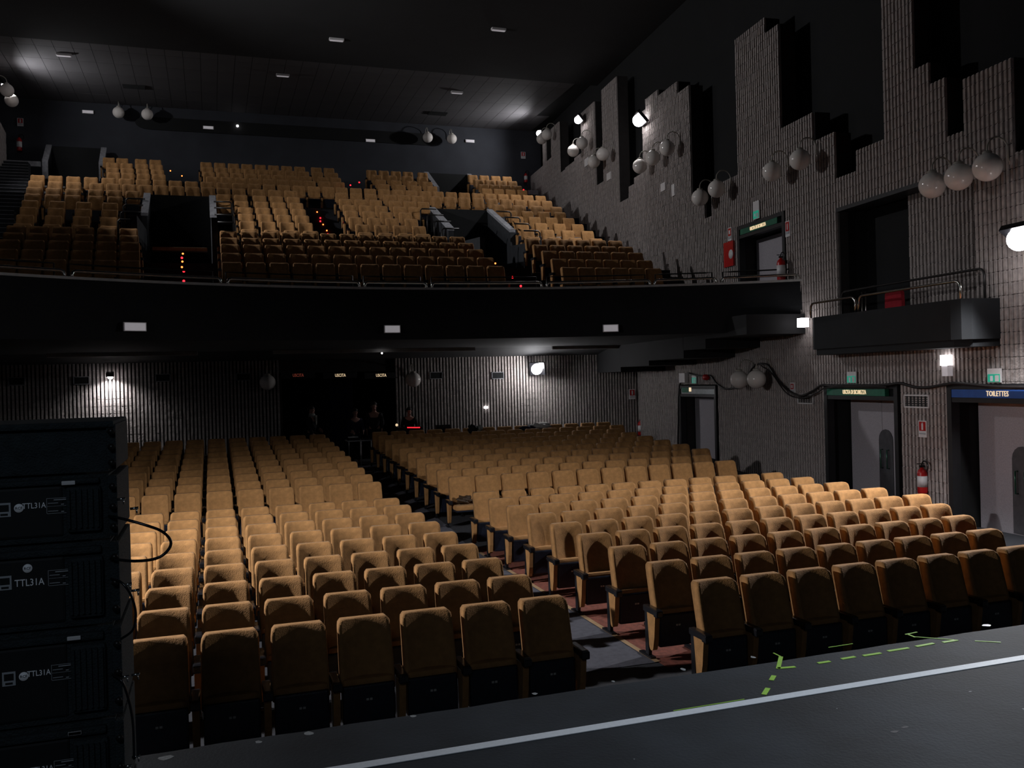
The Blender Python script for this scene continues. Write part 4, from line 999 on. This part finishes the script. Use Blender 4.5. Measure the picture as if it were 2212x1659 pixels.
# ------------------------------------------------------------------ loudspeaker stack on the stage
SY = 3.07; SX1 = onY(284, 1200, SY + .42).x; SX0 = SX1 - .58
def sz(y): return onY(150, y, SY).z
zs_ = [EYE - .095, EYE - .255, EYE - .462, EYE - .725, EYE - 1.015, EYE - 1.31, ST]
def cabinet(i, z1, z0, label):
    e = empty('line_array_speaker', ((SX0 + SX1) / 2, SY + .22, z0)); tag(e, label, 'loudspeaker', 'loudspeaker stack')
    h = z1 - z0; g = .004
    mb = MB()                                              # wedge cabinet, back panel toward the stage
    mb.prism([(SY, z0 + g), (SY + .44, z0 + g + .01), (SY + .44, z1 - g - .01), (SY, z1 - g)], Vector((SX0, 0, 0)), Vector((0, 1, 0)), ZV, Vector((.555, 0, 0))); mb.build('cabinet', M['cab'], e)
    if i == 0:
        mb = MB(); mb.rbox(SX0 - .01, SX1 - .005, SY - .02, SY + .45, z1 - .02, z1 + .0, .006); mb.build('top_cover', M['cab'], e)
    mb = MB(); mb.rbox(SX1 - .028, SX1, SY - .012, SY + .40, z0 + .01, z1 - .01, .006); rg = mb.build('rigging_bar', M['cab'], e)
    for k in range(3):
        z = z0 + h * (.2 + .3 * k); mb = MB(); mb.lathe([(.006, -.02), (.006, .016), (.011, .017), (.011, .021)], Vector((SX1 - .012, SY - .012, z)), 8, Vector((0, -1, 0))); mb.build('bolt', M['darksteel'], rg)
    if i == 0: return e
    mb = MB(); mb.rbox(SX0 + .02, SX1 - .155, SY - .006, SY + .02, z0 + .02, z1 - h * .16, .008); mb.build('amplifier_panel', M['cabdark'], e)
    mb = MB(); mb.rbox(SX1 - .145, SX1 - .045, SY - .022, SY + .02, z0 + .03, z1 - h * .18, .012); hk = mb.build('heat_sink', M['cab'], e)
    for k in range(6):
        x = SX1 - .138 + k * .016; mb = MB(); mb.box(x, x + .006, SY - .032, SY - .02, z0 + .045, z1 - h * .22); mb.build('fin', M['cab'], hk)
    mb = MB(); mb.rbox(SX0 + .02, SX1 - .05, SY - .018, SY + .01, z1 - h * .14, z1 - h * .06, .006); mb.build('handle_bar', M['cab'], e)
    y = -.008; flip = (i == 2)
    lz = z0 + h * (.55 if not flip else .60); lx = onY(42 if not flip else 57, 1095, SY).x
    lg = MB(); lg.lathe([(.013, 0), (.013, .003)], Vector((lx, SY + y, lz + (.036 if flip else 0))), 20, Vector((0, -1, 0))); lo = lg.build('round_logo', M['ink'], e)
    text('logo_letters', 'RCF', .011, M['cabdark'], DX, ZV, Vector((lx, SY + y - .004, lz + (.036 if flip else 0))), lo, .0006)
    text('model_lettering', 'TTL31A', .024 if not flip else .030, M['ink'], DX, ZV, Vector((lx + (.041 if not flip else .004), SY + y, lz + (.004 if not flip else -.008))), e, .0008, .8)
    tx0 = lx + (.075 if not flip else .055); tw, th = .118, .046; mb = MB()
    for a, b, c, d in ((0, tw, 0, .0012), (0, tw, th, th + .0012), (0, .0012, 0, th), (tw, tw + .0012, 0, th), (0, tw, th * .48, th * .48 + .0008)): mb.box(tx0 + a, tx0 + b, SY + y - .001, SY + y, lz - th / 2 + c, lz - th / 2 + d)
    mb.build('label_frame', M['inkdim'], e)
    mb = MB()
    for q in range(2):
        mb.box(tx0 + .004, tx0 + .032, SY + y - .001, SY + y, lz - .016 + .024 * q, lz - .014 + .024 * q)
        for w_ in range(4): mb.box(tx0 + .040 + w_ * .020, tx0 + .048 + w_ * .020, SY + y - .001, SY + y, lz - .019 + .022 * q, lz - .0165 + .022 * q)
    mb.box(tx0 + .02, tx0 + .095, SY + y - .001, SY + y, lz + th / 2 - .006, lz + th / 2 - .003)
    mb.build('printed_table', M['inkdim'], e)
    mb = MB(); ax = lx - (.022 if flip else 0)
    mb.box(ax - .058, ax - .022, SY + y - .001, SY + y, lz - .024, lz + .018); mb.build('approval_plate', M['inkdim'], e)
    mb = MB(); mb.box(ax - .053, ax - .027, SY + y - .002, SY + y - .001, lz - .008, lz + .012); mb.box(ax - .050, ax - .030, SY + y - .002, SY + y - .001, lz - .020, lz - .014); mb.build('approval_marks', M['cabdark'], e)
    if i != 2:
        tg = onY({1: 148, 3: 160, 4: 162}.get(i, 162), {1: 1043, 3: 1378, 4: 1583}.get(i, 1583), SY - .02)
        mb = MB(); mb.rbox(tg.x - .019, tg.x + .019, SY - .026, SY - .019, tg.z - .006, tg.z + .006, .002); mb.build('white_tag', M['white'], e)
    for x, yy in {1: [(262, 1078), (290, 1098)], 2: [(276, 1262), (293, 1275)], 3: [(270, 1462), (293, 1457)], 4: [(294, 1634), (276, 1655)]}.get(i, []):
        q = onY(x, yy, SY - .02); mb = MB(); mb.tube([q + Vector((-.012, 0, -.001)), q + Vector((.012, 0, .001))], .004, 8); mb.tube([q + Vector((.006, 0, 0)), q + Vector((.008, -.004, -.016))], .0025, 6); mb.build('locking_pin', M['chrome'], rg)
    return e
labs = ['plain black cover cabinet topping the loudspeaker stack', 'black loudspeaker cabinet, uppermost with printed labels', 'black loudspeaker cabinet with logo printed above the lettering',
        'black loudspeaker cabinet, third one with printed labels', 'black loudspeaker cabinet at the foot of the picture', 'black loudspeaker base cabinet resting on the stage']
for i in range(6): cabinet(i, zs_[i], zs_[i + 1] + (0 if i < 5 else 0), labs[i])
def scable(label, pts, r):
    P = [onY(x, y, SY - d) for x, y, d in pts]; sm_ = []
    for i in range(len(P) - 1):
        p0, p1, p2, p3 = P[max(i - 1, 0)], P[i], P[i + 1], P[min(i + 2, len(P) - 1)]
        for k in range(6):
            t = k / 6; sm_.append(.5 * ((2 * p1) + (p2 - p0) * t + (2 * p0 - 5 * p1 + 4 * p2 - p3) * t * t + (3 * p1 - 3 * p2 + p3 - p0) * t ** 3))
    sm_.append(P[-1]); mb = MB(); mb.tube(sm_, r, 8); tag(mb.build('link_cable', M['black']), label, 'cable', 'speaker link cables')
scable('black cable bowing out between the two upper labelled loudspeakers', [(236, 1115, .02), (262, 1120, .06), (310, 1133, .08), (350, 1148, .08), (369, 1170, .08), (360, 1192, .08), (335, 1207, .08), (290, 1212, .06), (238, 1207, .02)], .0045)
scable('black cable curving down beside the lettered loudspeaker', [(240, 1250, .02), (262, 1258, .05), (280, 1280, .06), (291, 1310, .06), (293, 1335, .06), (286, 1362, .04), (262, 1380, .02)], .0038)
scable('black cable dropping past the lowest labelled loudspeakers', [(243, 1458, .02), (262, 1470, .05), (276, 1505, .05), (287, 1560, .05), (290, 1640, .05)], .0038)

# ------------------------------------------------------------------ tape and scraps on the stage
def tape(label, a, b, w, m, group, name='tape_strip'):
    A, B = onZ(*a, ST), onZ(*b, ST); d = (B - A); L = d.length; d.normalize(); sd = ZV.cross(d)
    mb = MB(); mb.obox((A + B) / 2 + ZV * .0015, d * (L / 2), sd * (w / 2), ZV * .0012); return tag(mb.build(name, m), label, 'tape', group)
A = onZ(800, 1651, ST); B = onZ(2212, 1421, ST); d = (B - A); A2 = A - d * .6; B2 = B + d * .6
mb = MB(); sd = ZV.cross(d.normalized()); mb.obox((A2 + B2) / 2 + ZV * .002, (B2 - A2) / 2, sd * .031, ZV * .0015)
tag(mb.build('tape_line', M['whitetape']), 'long white tape line across the stage floor', 'tape')
for k, (a, b) in enumerate([((1767, 1433), (1793, 1429)), ((1818, 1424), (1847, 1419)), ((1865, 1417), (1903, 1411)), ((1918, 1407), (1963, 1400)), ((1979, 1397), (2017, 1390)), ((2037, 1388), (2068, 1383))]):
    tape('green tape dash, %s of the six in a row on the stage' % ORD[k + 1], a, b, .024, M['greentape'], 'green tape marks')
tape('upright arm of the green tape corner mark', (1687, 1419), (1681, 1445), .024, M['greentape'], 'green tape marks')
tape('flat arm of the green tape corner mark', (1680, 1444), (1718, 1441), .024, M['greentape'], 'green tape marks')
tape('thin tip of the green tape corner mark', (1671, 1411), (1687, 1419), .008, M['greentape'], 'green tape marks')
tape('upper green tape dash below the corner mark', (1672, 1460), (1666, 1470), .026, M['greentape'], 'green tape marks')
tape('lower green tape dash below the corner mark', (1659, 1487), (1650, 1501), .026, M['greentape'], 'green tape marks')
tape('thin green line beside the white tape, longer one', (1455, 1536), (1608, 1511), .005, M['greentape'], 'green tape marks')
tape('thin green line beside the white tape, nearer the loudspeakers', (1177, 1585), (1322, 1560), .005, M['greentape'], 'green tape marks')
tape('thin pale green slanting line near the stage edge', (1975, 1376), (2068, 1383), .008, M['greentape'], 'green tape marks')
tape('short thin green tape at the stage edge', (1956, 1371), (1981, 1366), .010, M['greentape'], 'green tape marks')
tape('thin green kinked tape at the stage edge', (1962, 1371), (1977, 1377), .012, M['greentape'], 'green tape marks')
tape('lone thin green tape past the dashes', (2106, 1385), (2162, 1388), .010, M['greentape'], 'green tape marks')
tape('faint green line along the stage edge', (1790, 1399), (1842, 1391), .006, M['greentape'], 'green tape marks')
rs = random.Random(11)
def scrap(label, x, y, w, h, m):
    c = onZ(x, y, ST); poly = [(w * (.7 + .5 * rs.random()) * math.cos(t) / 2, h * (.6 + .6 * rs.random()) * math.sin(t) / 2) for t in [i * math.pi / 4 for i in range(8)]]
    mb = MB(); mb.prism(poly, c + ZV * .0004, DX, Vector((0, 1, 0)), ZV * .0006); tag(mb.build('tape_scrap', m), label, 'scrap', 'tape scraps on the stage')
scrap('white torn paper scrap near the stage edge', 2131, 1351, .07, .05, M['white'])
for k, (x, y, w, h) in enumerate([(355, 1637, .07, .06), (667, 1585, .05, .05), (558, 1603, .03, .04), (893, 1547, .04, .04), (1155, 1499, .03, .04), (1325, 1472, .02, .03), (1475, 1446, .03, .05), (1628, 1420, .03, .05)]):
    scrap('small grey tape scrap on the stage edge, %s from the loudspeakers' % ORD[k + 1], x, y, w, h, M['scrap'])
for k, (x, y, w, h) in enumerate([(1932, 1581, .05, .022), (1955, 1571, .04, .018), (2212, 1532, .02, .02), (2096, 1494, .02, .012), (1808, 1531, .008, .008), (1370, 1640, .008, .008)]):
    scrap(['worn grey patch of old tape on the open stage', 'smaller worn patch beside the grey one', 'pale scrap at the picture edge of the stage', 'tiny pale sliver on the open stage', 'tiny white dot on the stage below the white line', 'tiny white dot at the foot of the stage'][k], x, y, w, h, M['scrap'] if k > 1 else M['archplate'])

# ------------------------------------------------------------------ desk, console, bags and coats
tb = onY(778, 952, 25.5); e = empty('folding_table', (tb.x, 25.5, FZ)); tag(e, 'pale metal folding table with equipment in the centre aisle', 'table')
x0, x1 = onY(750, 952, 25.3).x, onY(806, 951, 25.3).x; zt_ = onY(778, 951, 25.3).z
mb = MB(); mb.rbox(x0, x1, 25.25, 25.8, zt_ - .03, zt_, .008); mb.build('tabletop', M['coping'], e)
for x in (x0 + .05, (x0 + x1) / 2 + .02, x1 - .05):
    mb = MB(); mb.tube([(x, 25.32, FZ), (x, 25.32, zt_ - .03)], .022 if abs(x - (x0 + x1) / 2) < .1 else .012, 8); mb.build('leg', M['white'], e)
mb = MB(); mb.tube([(x0 + .03, 25.32, FZ + .02), (x1 - .03, 25.32, FZ + .02)], .015, 6); mb.build('stretcher', M['darksteel'], e)
mb = MB(); mb.rbox(x0 + .04, x0 + .36, 25.3, 25.6, zt_, zt_ + .06, .01); mb.add([(x0 + .05, 25.6, zt_ + .06), (x0 + .35, 25.6, zt_ + .06), (x0 + .35, 25.66, zt_ + .07), (x0 + .05, 25.66, zt_ + .07)], [(0, 1, 2, 3)])
tag(mb.build('sound_device', M['black']), 'black sound device on the aisle table', 'equipment')
mb = MB(); mb.rbox(x0 + .05, x0 + .32, 25.4, 25.55, zt_ + .075, zt_ + .095, .006); tag(mb.build('open_papers', M['white']), 'pale papers lying on the sound device', 'papers')
mb = MB(); mb.rbox(x0 + .42, x1 - .02, 25.3, 25.6, zt_, zt_ + .05, .01)
for k in range(8): mb.box(x0 + .45 + k * .03, x0 + .46 + k * .03, 25.32, 25.36, zt_ + .05, zt_ + .06)
tag(mb.build('small_mixer', M['darksteel']), 'small mixer with knobs on the aisle table', 'mixer')
ca, cb = onY(858, 926, 25.7), onY(912, 926, 25.7)
e = empty('lighting_console', ((ca.x + cb.x) / 2, 25.75, FZ)); tag(e, 'black lighting console with a row of red lights behind the seats', 'console')
mb = MB(); mb.rbox(ca.x, cb.x, 25.6, 26.0, ca.z - .06, ca.z + .03, .01); mb.build('console_body', M['black'], e)
mb = MB(); mb.rbox(ca.x + .05, cb.x - .05, 25.65, 25.98, FZ, ca.z - .06, .01); mb.build('desk', M['cloth_k'], e)
for k in range(9):
    p = onY(881 + k * 3.1, 923.5, 25.6); mb = MB(); mb.box(p.x - .014, p.x + .014, 25.585, 25.6, p.z - .012, p.z + .012); mb.build('red_light', M['redled'], e)
p = onY(857, 918, 25.65); mb = MB(); mb.sphere(p, .04, 10, 8); tag(mb.build('desk_lamp_bulb', M['signglow']), 'small warm desk lamp at the console end', 'lamp')
p = onY(957, 922, 25.4); mb = MB(); mb.rbox(p.x - .22, p.x + .22, 25.3, 25.5, p.z - .2, p.z + .06, .02); tag(mb.build('dark_monitor', M['black']), 'dark screen standing behind the back row seats', 'monitor')
def heap(name, label, x, y, Y, w, h, m, seed, cat='coat'):
    c = onY(x, y, Y); bm = bmesh.new(); bmesh.ops.create_icosphere(bm, subdivisions=3, radius=1); q = random.Random(seed)
    ph = [q.uniform(0, 6) for _ in range(6)]
    for v in bm.verts:
        k = 1 + .22 * math.sin(v.co.x * 5 + ph[0]) * math.cos(v.co.y * 4 + ph[1]) + .16 * math.sin(v.co.z * 7 + ph[2] + v.co.x * 6) + .08 * math.sin(v.co.x * 13 + ph[3])
        v.co = Vector((v.co.x * w / 2 * k, v.co.y * .14 * k, v.co.z * h / 2 * k))
    mb = MB(); bm.verts.index_update(); mb.add([v.co + c for v in bm.verts], [[v.index for v in f.verts] for f in bm.faces], 0, True); bm.free()
    return tag(mb.build(name, m), label, cat)
heap('coat', 'white coat thrown over the back row seats under the lamp', 1166, 920, 24.9, .62, .20, M['coat'], 1)
heap('coat', 'dark jacket lying beside the white coat on the back row', 1142, 925, 24.86, .45, .16, M['cloth_b'], 2)
heap('backpack', 'black bag resting on the back row seats', 1021, 927, 24.9, .30, .26, M['cloth_k'], 3, 'bag')
heap('coat', 'small pale scarf beside the black bag', 1037, 924, 24.9, .14, .16, M['scarf'], 4)
c = (4.167 + .2175, 16.52)
bag = heap('handbag', 'brown bag on the folded down aisle seat', 1003, 1086, 16.20, .30, .15, M['brown'], 5, 'bag'); bag.location = (c[0], c[1] - .30, ZF[10] + .448)

# ------------------------------------------------------------------ people behind the last row
def skinned(name, V, E, RAD, m, parent, lvl=2):
    me = bpy.data.meshes.new(name); me.from_pydata(V, E, []); o = bpy.data.objects.new(name, me); COL.objects.link(o)
    md = o.modifiers.new('skin', 'SKIN'); md.use_smooth_shade = True
    for i, r in enumerate(RAD):
        rr = r if isinstance(r, tuple) else (r, r); me.skin_vertices[0].data[i].radius = rr
    me.skin_vertices[0].data[0].use_root = True
    sb = o.modifiers.new('sub', 'SUBSURF'); sb.levels = lvl; sb.render_levels = lvl
    dg = bpy.context.evaluated_depsgraph_get(); dg.update()
    nm = bpy.data.meshes.new_from_object(o.evaluated_get(dg)); bpy.data.objects.remove(o); bpy.data.meshes.remove(me)
    nm.name = name; nm.materials.clear(); nm.materials.append(m)
    for p in nm.polygons: p.use_smooth = True
    ob = bpy.data.objects.new(name, nm); COL.objects.link(ob); ob.parent = parent; return ob
def person(label, X, Y, h, face, jacket, arms, scarf=False, lean=0.0, hair=True):
    """face: heading in degrees, 0 looks toward the stage (-Y), 90 toward +X"""
    e = empty('person', (X, Y, FZ)); tag(e, label, 'person', 'crew behind the last row'); k = h / 1.75
    def T(p): return (p[0] * k, (p[1] - lean * max(0, p[2] - .95)) * k, p[2] * k)
    V = [(0, 0, .95), (0, 0, 1.15), (0, 0, 1.36), (0, .005, 1.47), (0, -.005, 1.55), (0, -.015, 1.63), (0, -.005, 1.715),
         (-.10, 0, .90), (-.11, -.01, .50), (-.11, .02, .09), (-.11, -.13, .035), (.10, 0, .90), (.11, -.01, .50), (.11, .02, .09), (.11, -.13, .035), (0, -.105, 1.61), (0, -.10, 1.57)]
    RA = [(.15, .11), (.145, .11), (.16, .10), .055, (.065, .07), (.078, .098), (.06, .075), .085, .06, .042, .035, .085, .06, .042, .035, .012, .02]
    E = [(0, 1), (1, 2), (2, 3), (3, 4), (4, 5), (5, 6), (0, 7), (7, 8), (8, 9), (9, 10), (0, 11), (11, 12), (12, 13), (13, 14), (5, 15), (4, 16)]
    JV = [(0, 0, .86), (0, 0, 1.15), (0, 0, 1.37), (0, .01, 1.46)]; JR = [(.185, .14), (.175, .135), (.185, .125), (.075, .075)]; JE = [(0, 1), (1, 2), (2, 3)]
    for sg, (el, ha) in zip((-1, 1), arms):
        b = len(V); V += [(sg * .18, 0, 1.39), el, ha]; RA += [.05, .04, .03]; E += [(2, b), (b, b + 1), (b + 1, b + 2)]
        d = (Vector(ha) - Vector(el)).normalized(); sd = d.cross(Vector((sg, 0, 0.2))).normalized()
        for f in range(5):
            c0 = len(V); o = sd * (.03 * (f - 1.5) / 1.5) if f < 4 else sd * -.055
            ln = (.085, .095, .09, .075, .05)[f]; st = Vector(ha) + d * (.05 if f < 4 else .01) + o
            V += [tuple(st), tuple(st + d * ln * .55 + Vector((0, 0, -.006))), tuple(st + d * ln + Vector((0, 0, -.018)))]; RA += [.011, .0095, .008]; E += [(b + 2, c0), (c0, c0 + 1), (c0 + 1, c0 + 2)]
        j = len(JV); wr = Vector(el) + (Vector(ha) - Vector(el)) * .9
        JV += [(sg * .19, 0, 1.385), el, tuple(wr)]; JR += [.068, .058, .046]; JE += [(2, j), (j, j + 1), (j + 1, j + 2)]
    body = skinned('body', [T(p) for p in V], E, [tuple(q * k for q in (r if isinstance(r, tuple) else (r, r))) for r in RA], M['skin'], e)
    jk = skinned('jacket', [T(p) for p in JV], JE, [tuple(q * k for q in (r if isinstance(r, tuple) else (r, r))) for r in JR], jacket, e)
    tr = skinned('trousers', [T(p) for p in [(0, 0, .97), (-.10, 0, .88), (-.11, -.01, .5), (-.11, .02, .08), (.10, 0, .88), (.11, -.01, .5), (.11, .02, .08)]], [(0, 1), (1, 2), (2, 3), (0, 4), (4, 5), (5, 6)],
                 [(.165 * k, .13 * k), (.1 * k,) * 2, (.078 * k,) * 2, (.07 * k,) * 2, (.1 * k,) * 2, (.078 * k,) * 2, (.07 * k,) * 2], M['cloth_k'], e)
    hz = T((0, .012, 1.665)); mb = MB(); mb.sphere((0, 0, 0), .112 * k, 16, 10, 0, (.84, 1.05, .92))
    mb.v = [(x, y, z) if (z > -.02 * k or y > .02 * k) else (x * .55, y * .2 + .03 * k, z * .5) for x, y, z in mb.v]
    child('hair', mb.mesh('hair', M['hair']), e, hz)
    for sg in (-1, 1):
        q = T((sg * .032, -.106, 1.635)); mb = MB(); mb.sphere(q, .010 * k, 8, 6); child('eye', mb.mesh('eye', M['black']), e)
        q = T((sg * .082, .0, 1.61)); mb = MB(); mb.sphere(q, .026 * k, 8, 6, 0, (.4, .8, 1.2)); child('ear', mb.mesh('ear', M['skin']), e)
    q = T((0, -.112, 1.565)); mb = MB(); mb.sphere(q, .020 * k, 8, 6, 0, (1.1, .3, .3)); child('mouth', mb.mesh('mouth', M['redcloth']), e)
    if scarf:
        q = T((0, -.02, 1.46)); mb = MB(); mb.lathe([(.075 * k, -.06), (.10 * k, -.02), (.095 * k, .04), (.07 * k, .07)], Vector(q), 14)
        mb.prism([(-.06, 0), (.06, 0), (.045, -.20), (0, -.28), (-.03, -.2)], Vector((0, -.135 * k, 1.47 * k)), DX, ZV, Vector((0, -.02, 0))); child('scarf', mb.mesh('scarf', M['scarf']), e)
    for c in e.children: pass
    e.rotation_euler = (0, 0, R(face)); return e
rest_arms = [((-.24, .02, 1.12), (-.22, -.10, .92)), ((.24, .02, 1.12), (.22, -.10, .92))]
desk_arms = [((-.25, -.06, 1.12), (-.18, -.30, 1.02)), ((.25, -.06, 1.12), (.18, -.30, 1.02))]
lean_arms = [((-.24, .0, 1.12), (-.26, -.16, .90)), ((.24, -.04, 1.14), (.12, -.22, 1.05))]
P_ = [onY(672, 877, 26.2), onY(765, 882, 26.15), onY(808, 868, 26.3), onY(883, 880, 26.25)]
person('standing person in a dark coat and pale scarf turned toward the console', P_[0].x, 26.2, P_[0].z - FZ, 62, M['cloth_k'], lean_arms, True)
person('person in navy clothes bending over the aisle table', P_[1].x, 26.15, P_[1].z - FZ, 10, M['cloth_b'], desk_arms, False, .10)
person('tall person in black standing behind the aisle table', P_[2].x, 26.35, P_[2].z - FZ, -12, M['cloth_k'], rest_arms)
person('person in dark clothes working at the console with red lights', P_[3].x, 26.25, P_[3].z - FZ, -6, M['cloth_k'], desk_arms, False, .08)
